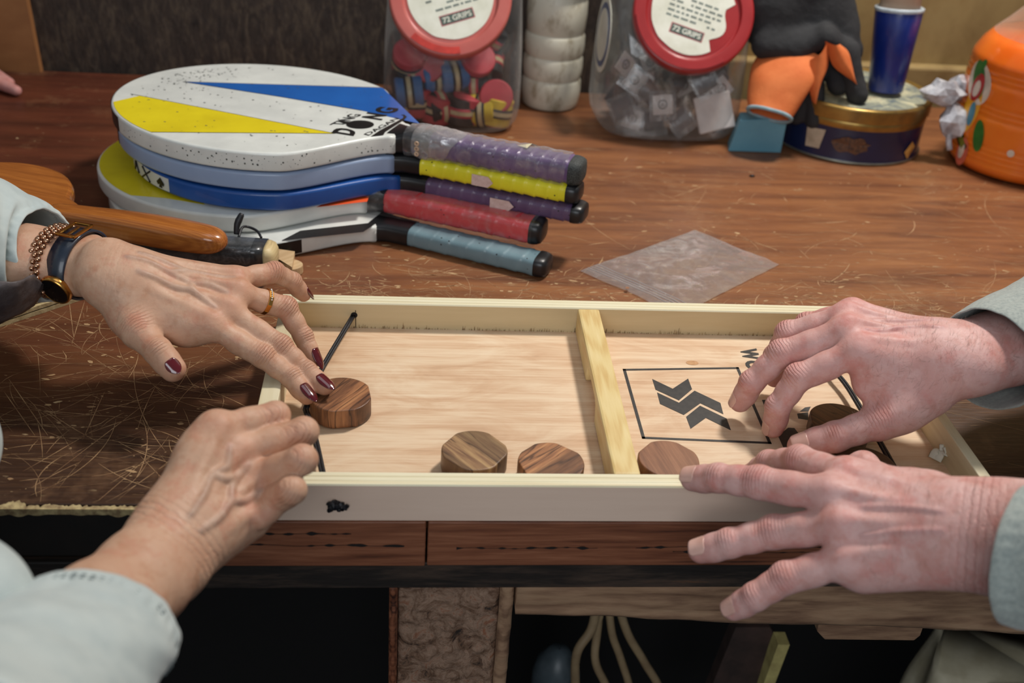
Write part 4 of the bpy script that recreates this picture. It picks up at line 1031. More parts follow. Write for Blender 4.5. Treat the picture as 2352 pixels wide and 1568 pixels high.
for i, (src, px, py, s_, lab) in enumerate(slist):
    y = J2[1]-.084+(.0 if i == 0 else R.uniform(.006, .03)); p = PY(px, py, y); p[2] = max(p[2], .026)
    o = src if id(src) not in ua else copy_tree(src); ua.add(id(src)); o['label'] = lab; o.location = [float(v) for v in p]
    o.rotation_euler = (R.uniform(-.5, -.1), R.uniform(-.2, .2) if i == 0 else R.uniform(-1.2, 1.2), R.uniform(-.1, .1) if i == 0 else R.uniform(-.6, .6)); 
for i in range(30):
    o = copy_tree([sa, sb, sb][i % 3]); o['label'] = 'card sachet packed behind the front ones in the right jar'; o['group'] = 'card sachets at the back of the right jar'
    o.location = (J2[0]+R.uniform(-.078, .078), J2[1]+R.uniform(-.03, .06), R.uniform(.026, .125)); o.rotation_euler = (R.uniform(-.8, .3), R.uniform(-1.5, 1.5), R.uniform(-.8, .8))
p = PY(1640, 258, J2[1]-.076); t_ = thing('white_block', 'thick blank white block tilted against the front of the right jar', 'block', p)
V, F = box(-.026, .026, -.006, .006, -.026, .026); Rm = Matrix.Rotation(-.28, 3, 'Y') @ Matrix.Rotation(-.3, 3, 'X'); mesh('block', [Rm @ Vector(v)+Vector([float(c) for c in p]) for v in V], F, m_card, t_, bevel=.002)

# ------------------------------------------------------------------ white ribbed bottle
m_wp = NT('stained_white'); t = m_wp
t.set(Base_Color=t.mix(t.rng(t.noise(34, t.coord((1, 1, .5)), 5, .7), .5, .72), (206, 202, 184), (138, 122, 92)), Roughness=.45); m_wp = t.m
b0 = P(1262, 238, 0); bx, by = b0[0], b0[1]; t_ = thing('ribbed_bottle', 'grimy white ribbed plastic bottle between the two jars', 'bottle', (bx, by, 0))
prof = [(.001, .0006), (.038, .0006), (.042, .004), (.0425, .012)]
for i in range(3): z = .030+.034*i; prof += [(.0435, z-.014), (.0445, z-.004), (.0440, z+.010), (.0425, z+.0135), (.0412, z+.015), (.0425, z+.017)]
prof += [(.044, .140), (.0435, .158), (.040, .170), (.034, .178), (.030, .182), (.030, .190), (.032, .192), (.032, .204), (.0, .206)]
mesh('body', *lathe([(r*1.02, h) for r, h in prof], (bx, by, 0), 56), m_wp, t_, smooth=True)
mesh('cap', *lathe([(.0001, .0), (.034, 0), (.037, .004), (.037, .020), (.035, .024), (.0001, .025)], (bx+.006, by-.006, .182), 40, (.35, -.45, 1)), m_wp, t_, smooth=True)
mesh('wire_loop', *sweep([(bx+.044*math.cos(a), by-.004+.044*math.sin(a), .180-.014*math.cos(a-.4)) for a in np.linspace(0, 2*PI, 40)[:-1]], .0011, 8, closed=True), plain('grey_wire', (110, 100, 84), .5), t_, smooth=True)

# ------------------------------------------------------------------ biscuit tin
tr = .108; tc = P(1982, 381, 0); tcx, tcy = tc[0]+.008, tc[1]+tr
m_navy = plain('navy_tin', (26, 36, 74), .35, (20, 28, 60), 14, coat=.3); m_gold = plain('gold_rim', (170, 138, 72), .3, (130, 104, 60), 30, metal=.7)
t_ = thing('biscuit_tin', 'round navy and gold biscuit tin with a paint-spattered lid', 'tin', (tcx, tcy, 0))
mesh('body', *lathe([(.001, .0006), (tr-.004, .0006), (tr, .002), (tr, .004), (tr-.0015, .005), (tr-.0015, .062), (tr-.003, .064)], (tcx, tcy, 0), 80), m_navy, t_, smooth=True).modifiers.new('n', 'WEIGHTED_NORMAL')
mesh('gold_band', *lathe([(tr-.0012, .049), (tr-.0006, .0495), (tr-.0006, .0605), (tr-.0012, .061)], (tcx, tcy, 0), 80), m_gold, t_, smooth=True)
mesh('base_rim', *lathe([(tr-.001, .0006), (tr+.0016, .0012), (tr+.0016, .0035), (tr-.001, .0042)], (tcx, tcy, 0), 80), plain('steel_rim', (150, 146, 130), .35, metal=.8), t_, smooth=True)
t = NT('spattered_lid'); t.set(Base_Color=t.ramp(t.noise(26, None, 5, .7, 1.), [(.35, (84, 98, 108)), (.5, (150, 152, 132)), (.62, (196, 192, 160)), (.72, (150, 112, 88))]), Roughness=.5)
mesh('lid', *lathe([(tr+.001, .060), (tr+.0022, .061), (tr+.0022, .077), (tr+.0012, .0795), (tr-.002, .0805), (tr-.005, .0800), (tr-.007, .0775), (.0001, .0775)], (tcx, tcy, 0), 80), None, t_, smooth=True, mats=[m_gold, t.m], midx=[1 if i >= 6*80 else 0 for i in range(7*80)]).modifiers.new('n', 'WEIGHTED_NORMAL')
def tin_decal(name, px, py, rw, rh, mat, n=24, rnd=0., pts=None, label=None):
    c = PY(px, py, tcy-tr); 
    for _ in range(3): 
        yy = tcy-math.sqrt(max(tr**2-(c[0]-tcx)**2, 1e-4)); c = PY(px, py, yy)
    a0 = math.atan2(c[1]-tcy, c[0]-tcx); q = []
    for k in range(n):
        th = 2*PI*k/n; e = 1+rnd*mnoise.noise(Vector((math.cos(th)*2.5, math.sin(th)*2.5, px)))
        u, v = (math.cos(th)*e, math.sin(th)*e) if pts is None else pts[k]
        a = a0+u*rw/tr; q.append(np.array([tcx+(tr+.0004)*math.cos(a), tcy+(tr+.0004)*math.sin(a), min(max(c[2]+v*rh, .005), .048)]))
    c2 = np.array([tcx+(tr+.0006)*math.cos(a0), tcy+(tr+.0006)*math.sin(a0), c[2]])
    mesh(name, q+[c2], [(i, (i+1) % n, n) for i in range(n)], mat, t_, label=label)
m_cook = plain('print_biscuit', (206, 158, 84), .5, (176, 122, 58), 120)
tin_decal('printed_emblem', 1957, 335, .026, .012, plain('print_bronze', (110, 72, 44), .5, (56, 36, 30), 260), rnd=.4, label='bronze scroll emblem on the tin side')
tin_decal('printed_biscuit', 2090, 345, .013, .013, m_cook, n=4, pts=[(1, .2), (.1, 1), (-1, -.1), (-.1, -1)]); tin_decal('printed_biscuit', 2132, 325, .010, .013, m_cook)
tin_decal('paper_tag', 1872, 315, .014, .015, plain('tag_paper', (196, 178, 154), .6, (168, 150, 126), 60), n=4, pts=[(1, 1), (-1, .8), (-.8, -1), (.7, -.9)])

# ------------------------------------------------------------------ blue can leaning on the tin
c0 = P(2032, 214, .078); c1 = PY(2066, 20, c0[1]+.012); ax = norm(c1-c0); H = np.linalg.norm(c1-c0)
t_ = thing('blue_cylinder', 'dark blue paper tube standing tilted on the biscuit tin', 'tube', c0)
c0 = c0+ax*.004
mesh('tube', *lathe([(.001, 0), (.0235, 0), (.0245, .002), (.0330, H-.006), (.0325, H-.004), (.0305, H-.004), (.0300, H-.02), (.001, H-.021)], c0, 48, ax), plain('blue_paper', (20, 44, 128), .3, (14, 32, 100), 12, coat=.4), t_, smooth=True)
mesh('pale_rim', *lathe([(.0328, H-.007), (.0338, H-.006), (.0338, H-.002), (.0318, H-.001), (.0305, H-.004)], c0, 48, ax), plain('rim_white', (196, 206, 212), .4), t_, smooth=True)
mesh('inner_cylinder', *lathe([(.001, H-.02), (.0285, H-.019), (.0270, H+.03), (.0230, H+.05), (.001, H+.05)], c0, 40, ax), plain('beige_inner', (186, 160, 136), .5, (172, 146, 122), 20), t_, smooth=True, label='beige cylinder inside the blue tube')

# ------------------------------------------------------------------ work gloves (orange and black), with pale blue hem
m_gb = plain('glove_black', (44, 44, 46), .85, (32, 32, 34), 30, .6, 260, bdist=.001); m_go = plain('glove_orange', (224, 124, 66), .8, (206, 104, 48), 26, .35, 300, bdist=.001)
m_hem = plain('glove_hem', (146, 176, 186), .8); m_lb = plain('blue_card', (104, 158, 176), .5, (92, 144, 164), 12)
gx = lambda px, py, y: PY(px, py, y)
def tubep(name, pts, rads, mat, parent, seg=22, cap=True, amp=.0025, sc=45, sd=0, label=None):
    p = smooth_path(pts, 5); n = len(p); r = [np.interp(i/(n-1), np.linspace(0, 1, len(rads)), rads) for i in range(n)]
    V, F = sweep(p, [(a, a*.8) for a in r], seg, cap=cap); return mesh(name, rough_up(V, amp, sc, sd), F, mat, parent, smooth=True, label=label)
def sdf_obj(name, prims, vox, mat, parent, label=None):
    G_, lo = field(prims, vox); V, F = nets(G_, lo, vox)
    V = np.array(rough_up(V, .0028, 26, 3)); V = np.array(rough_up(V, .0004, 130, 5)); return np_mesh(name, V, F, mat, parent, label=label)
g1 = thing('work_glove', 'orange cuffed grey glove draped in front, its open cuff facing down', 'glove', P(1770, 300, 0), 'work gloves heaped beside the tin')
Y0 = .800
c_ = [gx(1825, 130, Y0+.04), gx(1796, 178, Y0+.015), gx(1778, 225, Y0+.0), gx(1766, 262, Y0-.012)]
p = smooth_path(c_, 6); rr = [.050, .046, .038, .030]; n = len(p)
V, F = sweep(p, [(np.interp(i/(n-1), np.linspace(0, 1, 4), rr), .022) for i in range(n)], 30, cap=False)
V2, F2 = sweep(p, [(np.interp(i/(n-1), np.linspace(0, 1, 4), rr)-.0025, .0195) for i in range(n)], 30, cap=False)
mesh('cuff', *join([(rough_up(V, .003, 30, 2), F), (rough_up(V2, .003, 30, 2), [f[::-1] for f in F2])]), m_go, g1, smooth=True)
s_, u_ = frame(p[-1]-p[-2]); mesh('hem', *sweep(rough_up([p[-1]+s_*.0305*math.cos(a)+u_*.0215*math.sin(a) for a in np.linspace(0, 2*PI, 40)[:-1]], .002, 30, 2), .0026, 8, closed=True), m_hem, g1, smooth=True)
pr = []
A = lambda px, py, dy=0.: gx(px, py, Y0+dy)
pr += [cone(A(1780, 50, .08), A(1890, 40, .08), .040, .038, .03), cone(A(1770, 0, .09), A(1860, -40, .09), .05, .05, .03), cone(A(1890, 30, .07), A(1955, 120, .045), .030, .018, .02), cone(A(1900, -30, .08), A(1935, 60, .07), .03, .02, .02),
       cone(A(1760, 105, .04), A(1830, 110, .035), .018, .022, .02), cone(A(1830, 110, .03), A(1895, 85, .02), .016, .014, .015), cone(A(1900, 85, .02), A(1945, 120, .02), .013, .012, .012),
       cone(A(1945, 120, .02), A(1968, 218, .005), .0155, .0145, .010)]
sdf_obj('hand', pr, .0022, m_gb, g1, label='grey-black knitted body of the glove')
g2 = thing('work_glove', 'black glove with orange lining folded over the tin edge, fingers hanging down', 'glove', P(1880, 260, 0), 'work gloves heaped beside the tin')
pr = [cone(A(1838, 190, .03), A(1832, 262, .02), .0135, .0145, .006), cone(A(1868, 150, .03), A(1872, 275, .005), .014, .0135, .006), cone(A(1915, 140, .045), A(1925, 195, .02), .0175, .0165, .006),
      cone(A(1850, 150, .05), A(1930, 130, .06), .022, .020, .015)]
sdf_obj('fingers', pr, .002, m_gb, g2)
def ribbon(name, L_, R_, mat, parent, th=.0025, label=None):
    n = len(L_); V, F = [], []
    for a, b in zip(L_, R_):
        for k in range(7):
            t_ = k/6; q = np.array(a)*(1-t_)+np.array(b)*t_; q = q+np.array([0, -.012*math.sin(PI*t_), 0]); V.append(q); V.append(q+np.array([0, th, 0]))
    for i in range(n-1):
        for k in range(6):
            a = i*14+k*2; F += [(a, a+2, a+16, a+14), (a+1, a+15, a+17, a+3)]
    return mesh(name, V, F, mat, parent, smooth=True, label=label)
Lq = smooth_path([A(1862, 138, .0), A(1856, 170, -.005), A(1860, 205, -.008), A(1866, 233, -.010)], 5); Rq = smooth_path([A(1900, 96, .0), A(1902, 150, -.004), A(1886, 190, -.008), A(1870, 234, -.010)], 5)
ribbon('lining', Lq, Rq, m_go, g2, label='orange lining flap')
Lq = smooth_path([A(1896, 96, .0), A(1912, 148, .0), A(1938, 172, .0), A(1960, 187, 0)], 5); Rq = smooth_path([A(1930, 102, .004), A(1948, 118, .004), A(1958, 150, .002), A(1964, 190, 0)], 5)
ribbon('lining', Lq, Rq, m_go, g2)
p0, p1_ = P(1672, 348, 0), P(1793, 352, 0); t_ = thing('blue_card_box', 'small light blue card box under the orange glove cuff', 'box', p0)
hh = .052; V, F = prism([(p0[0], p0[1]), (p1_[0], p1_[1]), (p1_[0]+.004, p1_[1]+.035), (p0[0]+.008, p0[1]+.035)], .0006, hh); V = [(v[0]+(.010 if v[2] > .01 and v[0] < p0[0]+.03 else 0), v[1], v[2]*(1 if v[0] > p0[0]+.03 else .9)) for v in V]
mesh('carton', V, F, m_lb, t_, bevel=.001)

# ------------------------------------------------------------------ crumpled wrapper
t_ = thing('crumpled_wrapper', 'crumpled silvery white wrapper wedged between tin and orange bottle', 'wrapper', P(2190, 330, 0))
m_sw = plain('wrapper_silver', (212, 214, 220), .35, (150, 146, 150), 60, .2, 90, metal=.1)
def crumple(c, r, sd, sub=4):
    bm = bmesh.new(); bmesh.ops.create_icosphere(bm, subdivisions=sub, radius=1); V = []
    for v in bm.verts:
        d = v.co.normalized(); k = 1+.35*mnoise.noise(d*1.6+Vector((sd, 0, 0)))-.55*abs(mnoise.noise(d*2.7+Vector((sd, 5, 0))))+.2*abs(mnoise.noise(d*6+Vector((sd, 9, 0))))
        V.append((c[0]+d.x*r[0]*k, c[1]+d.y*r[1]*k, c[2]+d.z*r[2]*k))
    F = [tuple(v.index for v in f.verts) for f in bm.faces]; bm.free(); return V, F
W1, W2, W3 = PY(2168, 212, .80), PY(2192, 275, .79), PY(2205, 200, .82)
bt = [W2, PY(2180, 310, .785), PY(2180, 345, .78)]
mesh('foil', *join([crumple(W1, (.030, .02, .022), 2, 2), crumple(W2, (.022, .018, .028), 5, 2), crumple(W3, (.020, .015, .02), 8, 2)]), m_sw, t_, smooth=False)
mesh('twisted_tail', *sweep(rough_up(smooth_path(bt, 6), .002, 60), .0042, 8), m_sw, t_, smooth=True)

# ------------------------------------------------------------------ orange drink bottle
oc = P(2345, 372, 0); R0 = .104; ol = P(2183, 378, 0); ocx, ocy = ol[0]+R0*1.02, ol[1]+.01
t_ = thing('juice_bottle', 'large bottle of orange drink with fruit pictures, at the right edge', 'bottle', (ocx, ocy, 0))
t = NT('orange_drink'); t.set(Base_Color=t.mix(t.rng(t.noise(9), .3, .7), (240, 128, 34), (226, 100, 24)), Roughness=.18, Coat_Weight=.5, Subsurface_Weight=.15, Subsurface_Scale=.01); m_or = t.m
prof = [(.001, .0006), (R0*.80, .0006), (R0*.93, .005), (R0*.99, .014)]
z = .02
while z < .150:
    if z < .050 or .082 < z < .100 or z > .128: prof += [(R0, z), (R0*.985, z+.003), (R0, z+.006)]; z += .0075
    else: prof += [(R0, z)]; z += .008
prof += [(R0*.97, .158), (R0*.90, .172), (R0*.80, .184)]
mesh('drink', *lathe(prof+[(.0, .186)], (ocx, ocy, 0), 72), m_or, t_, smooth=True)
mesh('clear_top', *lathe([(R0*.80, .1845), (R0*.66, .2), (R0*.46, .225), (R0*.3, .25), (R0*.27, .28)], (ocx, ocy, 0), 56), film('clear_pet', (226, 214, 200), .2, .5, .08, 10), t_, smooth=True)
mesh('cap', *lathe([(R0*.29, .28), (R0*.29, .30), (.0, .301)], (ocx, ocy, 0), 30), plain('orange_cap', (224, 110, 30), .4), t_, smooth=True)
def bdec(name, px, py, rw, rh, mat, lift=.0008, rot=0., pts=None, n=26, label=None):
    y = ocy-R0
    for _ in range(6):
        c = PY(px, py, y); y = ocy-math.sqrt(max(R0**2-(c[0]-ocx)**2, R0**2*.02))
    a0 = math.atan2(c[1]-ocy, c[0]-ocx); q = []
    for k in range(n if pts is None else len(pts)):
        th = 2*PI*k/n; u, v = (math.cos(th), math.sin(th)) if pts is None else pts[k]; u, v = u*rw*.8, v*rh
        u, v = u*math.cos(rot)-v*math.sin(rot), u*math.sin(rot)+v*math.cos(rot); a = a0+u/R0
        q.append(np.array([ocx+(R0+lift)*math.cos(a), ocy+(R0+lift)*math.sin(a), c[2]+v]))
    m_ = len(q); q.append(np.array([ocx+(R0+lift+.0003)*math.cos(a0), ocy+(R0+lift+.0003)*math.sin(a0), c[2]]))
    mesh(name, q, [(i, (i+1) % m_, m_) for i in range(m_)], mat, t_, smooth=True, label=label)
m_gr = plain('print_leaf', (58, 122, 48), .4, (40, 96, 38), 60); m_rd = plain('print_red2', (190, 34, 34), .4); m_yl = plain('print_yellow', (240, 180, 40), .4, (228, 150, 30), 30); m_wh = plain('print_white', (230, 214, 196), .4)
bdec('fruit_print', 2258, 190, .030, .030, m_wh, .0007, .5); bdec('fruit_print', 2248, 182, .016, .026, m_gr, .0011, .35); bdec('fruit_print', 2269, 200, .014, .020, m_rd, .0013, -.2); bdec('fruit_print', 2267, 203, .008, .012, m_wh, .0017, -.2); bdec('leaf_print', 2272, 150, .006, .010, m_gr, .0012, -.5)
bdec('lemon_print', 2240, 250, .020, .036, m_yl, .0007, -.15); bdec('round_badge', 2271, 260, .008, .017, plain('print_blue', (80, 150, 176), .4), .0012); bdec('leaf_print', 2278, 307, .011, .022, m_gr, .0012, .2)
bdec('dark_label', 2217, 322, .018, .020, plain('print_dark', (40, 44, 24), .4), .0012, 0, [(-.9, 1), (1, -.2), (.5, -1), (-1, .1)]); bdec('dark_label', 2219, 320, .012, .012, plain('print_olive', (120, 120, 30), .4), .0016, 0, [(-.9, 1), (1, -.2), (.5, -1), (-1, .1)])
bdec('round_print', 2260, 345, .014, .020, plain('print_coral', (222, 110, 84), .4), .0008); bdec('round_print', 2254, 342, .007, .012, m_wh, .0012); bdec('small_print', 2322, 352, .006, .005, m_wh, .0012)

# ------------------------------------------------------------------ things under the bench
zf = -.9
def loop(label, pts, r, mat):
    t_ = thing('hose', label, 'hose', PY(pts[1][0], pts[1][1], pts[1][2]), 'pale hoses hanging under the bench'); q = [PY(*p) for p in pts]; mesh('tube', *sweep(smooth_path(q, 8), r, 12), mat, t_, smooth=True)
m_ho = plain('hose_cream', (150, 128, 96), .6, (130, 108, 80), 30)
loop('pale hose curving down left under the apron', [(1375, 1350, .28), (1360, 1440, .27), (1325, 1500, .26), (1322, 1590, .26), (1330, 1750, .28)], .0055, m_ho)
loop('second pale hose from the left under the apron', [(1385, 1350, .28), (1372, 1450, .28), (1368, 1520, .27), (1400, 1600, .27), (1420, 1750, .28)], .005, m_ho)
loop('third pale hose under the apron', [(1395, 1350, .29), (1405, 1450, .28), (1425, 1510, .28), (1450, 1600, .28), (1460, 1750, .28)], .0048, m_ho)
loop('rightmost pale hose under the apron', [(1410, 1350, .29), (1440, 1450, .28), (1480, 1520, .28), (1520, 1600, .28), (1530, 1750, .28)], .0052, m_ho)
t_ = thing('leaning_plank', 'dark plank with a pale sawn edge leaning in the dark under the bench', 'plank', PY(1740, 1700, .30))
a, b = PY(1795, 1480, .24), PY(1690, 1760, .26); d = norm(b-a); s_ = norm(np.cross(d, (0, 1, 0)))
q = [a-s_*.004+d*.0, a+s_*.010, b+s_*.010, b-s_*.004]
mesh('sawn_edge', [p+np.array([0, o_, 0]) for o_ in (0, .02) for p in q], [(0, 1, 2, 3), (7, 6, 5, 4), (0, 4, 5, 1), (1, 5, 6, 2), (2, 6, 7, 3), (3, 7, 4, 0)], plain('pale_edge', (190, 176, 112), .7, (160, 144, 90), 50), t_)
c_ = [PY(1700, 1440, .25), PY(1765, 1420, .25), a-s_*.004, b-s_*.004, PY(1560, 1760, .27)]
c_ = [PY(1690, 1440, .262), PY(1768, 1440, .262), PY(1793, 1480, .262), PY(1690, 1760, .262), PY(1560, 1760, .262)]
mesh('board', [p+np.array([0, o_, 0]) for o_ in (0, .018) for p in c_], [tuple(range(5)), tuple(range(9, 4, -1))]+[(i, 5+i, 5+(i+1) % 5, (i+1) % 5) for i in range(5)], plain('grimy_board', (70, 50, 44), .7, (44, 32, 28), 20), t_)
t_ = thing('white_sack', 'white folded sack standing under the right side of the bench', 'sack', PY(2250, 1700, .14))
c_ = PY(2250, 1620, .16); V, F = [], []; n, sg = 26, 48
for i in range(n):
    u = i/(n-1); z = c_[2]-.30+.36*u
    for k in range(sg):
        th = 2*PI*k/sg; fold = .010*math.sin(th*5+u*3)+.014*mnoise.noise(Vector((th*1.2, u*3, 2))); r = .105-.035*u+fold
        V.append((c_[0]+.02+.025*u*0+math.cos(th)*r*1.1, c_[1]+.02+math.sin(th)*r*.8, z+.012*math.sin(th*3)*u))
for i in range(n-1):
    for k in range(sg): F.append((i*sg+k, i*sg+(k+1) % sg, (i+1)*sg+(k+1) % sg, (i+1)*sg+k))
F.append(tuple(range((n-1)*sg, n*sg))); F.append(tuple(range(sg-1, -1, -1)))
mesh('sack', V, F, plain('sack_white', (198, 190, 166), .7, (164, 154, 128), 14), t_, smooth=True)
t_ = thing('steel_bottle', 'dark grey cylinder in the gloom right of the bench leg', 'container', PY(1265, 1560, .3))
c_ = PY(1275, 1570, .3); mesh('cylinder', *lathe([(.001, -.2), (.030, -.2), (.030, .02), (.026, .04), (.012, .06), (.001, .062)], c_, 36), plain('dull_grey', (80, 90, 96), .4), t_, smooth=True)
for nm, s_ in (('specks', [(1745, 388), (1712, 393), (1710, 405), (1728, 404)]),):
    pass
R = random.Random(2)
t_ = thing('crumb', 'small dark crumb on the bench between the right jar and the juice bottle', 'crumb', P(1727, 404, 0)); mesh('lump', *blob(P(1727, 404, .0012), (.004, .0015, .0013), 3, .8), m_ink2, t_, smooth=True)
t_ = thing('wood_shaving', 'small white curled shaving in the far right corner of the tray', 'shaving', P(2155, 1055, FZ))
for k in range(4):
    a_ = P(2140+12*k, 1052+(k % 2)*6, FZ+.003); mesh('curl', *sweep(smooth_path([a_, a_+np.array([.004, .003, .006]), a_+np.array([.009, .001, .004+.002*k]), a_+np.array([.010-.002*k, .006, .010])], 6), [(.0035, .0005)]*19, 8), m_lab, t_, smooth=True)
# ------------------------------------------------------------------ people: two pairs of hands at the tray
HJ = {"A":{"I":[[-42.2,156.7,75.4],[-0.7,145.8,52.5],[23.6,136.6,37.3],[38.4,120.5,29.6]],"M":[[-30.3,172.4,80.1],[12.8,159.6,54.0],[35.1,146.0,37.9],[52.1,129.3,33.7]],"R":[[-24.7,190.0,87.9],[12.9,203.6,67.0],[27.8,194.9,43.1],[38.3,182.2,26.3]],"L":[[-29.0,208.7,91.3],[0.5,232.3,86.5],[14.7,242.7,72.4],[24.5,251.1,53.9]],"T":[[-119.2,186.3,76.0],[-97.8,142.4,76.0],[-80.2,126.4,68.0],[-65.7,115.7,56.0]],"W":[[-120.2,182.1,105.7]]},"B":{"I":[[-6.3,-28.4,103.3],[29.5,-4.9,98.5],[15.8,5.2,80.2],[3.6,-8.3,72.1]],"M":[[6.4,-35.0,88.7],[50.0,-18.7,95.0],[34.7,-7.3,74.5],[21.8,-21.6,66.0]],"R":[[18.5,-43.6,74.3],[52.5,-52.6,96.9],[38.3,-42.1,77.9],[26.0,-55.6,69.8]],"L":[[25.7,-56.2,61.5],[47.1,-69.0,84.5],[36.1,-60.9,69.9],[25.1,-73.1,62.6]],"W":[[-24.3,-99.5,65.6]],"T":[[-17.6,-62.2,62.0],[-5.1,-10.6,70.0],[10.3,29.5,62.0],[22.9,50.6,45.0]]},"C":{"I":[[486.3,98.0,97.8],[442.5,101.2,68.7],[429.2,97.1,42.3],[429.0,98.8,17.6]],"M":[[481.7,119.2,103.3],[433.9,126.2,76.2],[412.5,123.3,48.7],[406.0,127.9,24.0]],"R":[[488.5,139.8,104.9],[447.6,153.5,79.2],[443.4,160.9,52.3],[448.8,166.8,24.7]],"L":[[500.1,157.2,100.1],[471.4,175.0,77.2],[470.0,175.8,52.2],[471.0,175.1,26.6]],"T":[[545.4,78.2,67.2],[503.2,66.1,49.9],[469.2,64.6,35.0],[440.8,68.2,21.9]],"W":[[570.3,90.8,97.0]]},"D":{"I":[[425.8,-54.5,86.8],[409.2,-11.7,68.0],[397,12,47],[391,29,24]],"M":[[409.7,-70.3,84.1],[370.5,-39.5,69.8],[347.2,-20.7,58.7],[331.2,-5.1,46.2]],"R":[[410.9,-91.2,75.0],[376.9,-68.9,49.5],[349.2,-63.8,34.8],[329.7,-55.9,20.6]],"L":[[412.0,-108.2,59.2],[378.3,-101.2,37.3],[360.5,-101.2,20.0],[347.9,-94.7,1.7]],"W":[[488.2,-123.9,96.8]],"T":[[474.6,-76.4,88.0],[475.5,-37.1,60.0],[467,4,50],[452,30,24]]}}
def skin(name, base, red, pale, vein, spots, hair=0.):
    t = NT(name); at = t.n.new('ShaderNodeAttribute'); at.attribute_name = 'tone'; sp = t.n.new('ShaderNodeSeparateColor'); t.l.new(at.outputs[0], sp.inputs[0])
    R_, V_, D_ = sp.outputs[0], sp.outputs[1], sp.outputs[2]
    c = t.mix(t.rng(t.noise(38, None, 4, .6, .5), .35, .68), base, pale)
    c = t.mix(t.math('MULTIPLY', t.rng(t.noise(75, None, 3, .6), .50, .68), .5), c, spots); c = t.mix(t.math('MULTIPLY', t.rng(t.noise(46, t.coord((1, 1, 1), (0, 0, 1)), 4, .7), .52, .66), .45), c, red)
    c = t.mix(t.math('MULTIPLY', R_, .8), c, red); c = t.mix(t.math('MULTIPLY', V_, .42), c, vein)
    a2 = t.n.new('ShaderNodeAttribute'); a2.attribute_name = 'crease'; s2 = t.n.new('ShaderNodeSeparateColor'); t.l.new(a2.outputs[0], s2.inputs[0])
    cr = t.math('ADD', t.math('MULTIPLY', s2.outputs[0], 50.), t.math('MULTIPLY', t.noise(170, None, 3, .6), 7.)); cr = t.math('SINE', cr)
    cr = t.math('MULTIPLY', t.rng(cr, -1., .1), s2.outputs[1]); cr1 = t.math('MULTIPLY', t.math('SUBTRACT', s2.outputs[1], cr), 1.)
    c = t.mix(t.math('MULTIPLY', cr1, .38), c, red)
    if False:
        hz = t.noise(1, t.coord((180, 900, 500), (0, 0, .5)), 2, .5); c = t.mix(t.math('MULTIPLY', t.rng(hz, .60, .70), t.math('MULTIPLY', D_, hair)), c, (112, 84, 76))
    t.set(Base_Color=c, Roughness=t.rng(t.noise(90), .35, .7, .48, .64), Subsurface_Weight=.10, Subsurface_Scale=.006, Specular_IOR_Level=.4)
    t.b.inputs['Subsurface Radius'].default_value = (1, .35, .2)
    v = t.voro(900, t.coord((1, 1, 1)), 'DISTANCE_TO_EDGE', 0); wr = t.noise(1, t.coord((260, 90, 200), (0, 0, .4)), 4, .7)
    b1 = t.bump(t.rng(v, 0, .25), .10, .0002); b2 = t.bump(wr, .34, .0010, b1); b3 = t.bump(t.noise(130, None, 4, .6, .8), .22, .0016, b2); t.bump(cr, .75, .0016, b3); return t.m
m_skw = skin('skin_woman', (190, 148, 122), (186, 120, 96), (202, 164, 138), (132, 122, 116), (172, 120, 88))
m_skm = skin('skin_man', (198, 148, 140), (194, 116, 108), (210, 170, 164), (178, 134, 134), (186, 124, 110), 1.)
m_nailr = plain('red_nail', (92, 10, 22), .12, (74, 8, 18), 60, coat=.9); m_nail = plain('bare_nail', (222, 178, 164), .3, (206, 160, 146), 60, coat=.4)
m_naile = plain('nail_edge', (232, 214, 190), .4)
HD = {}
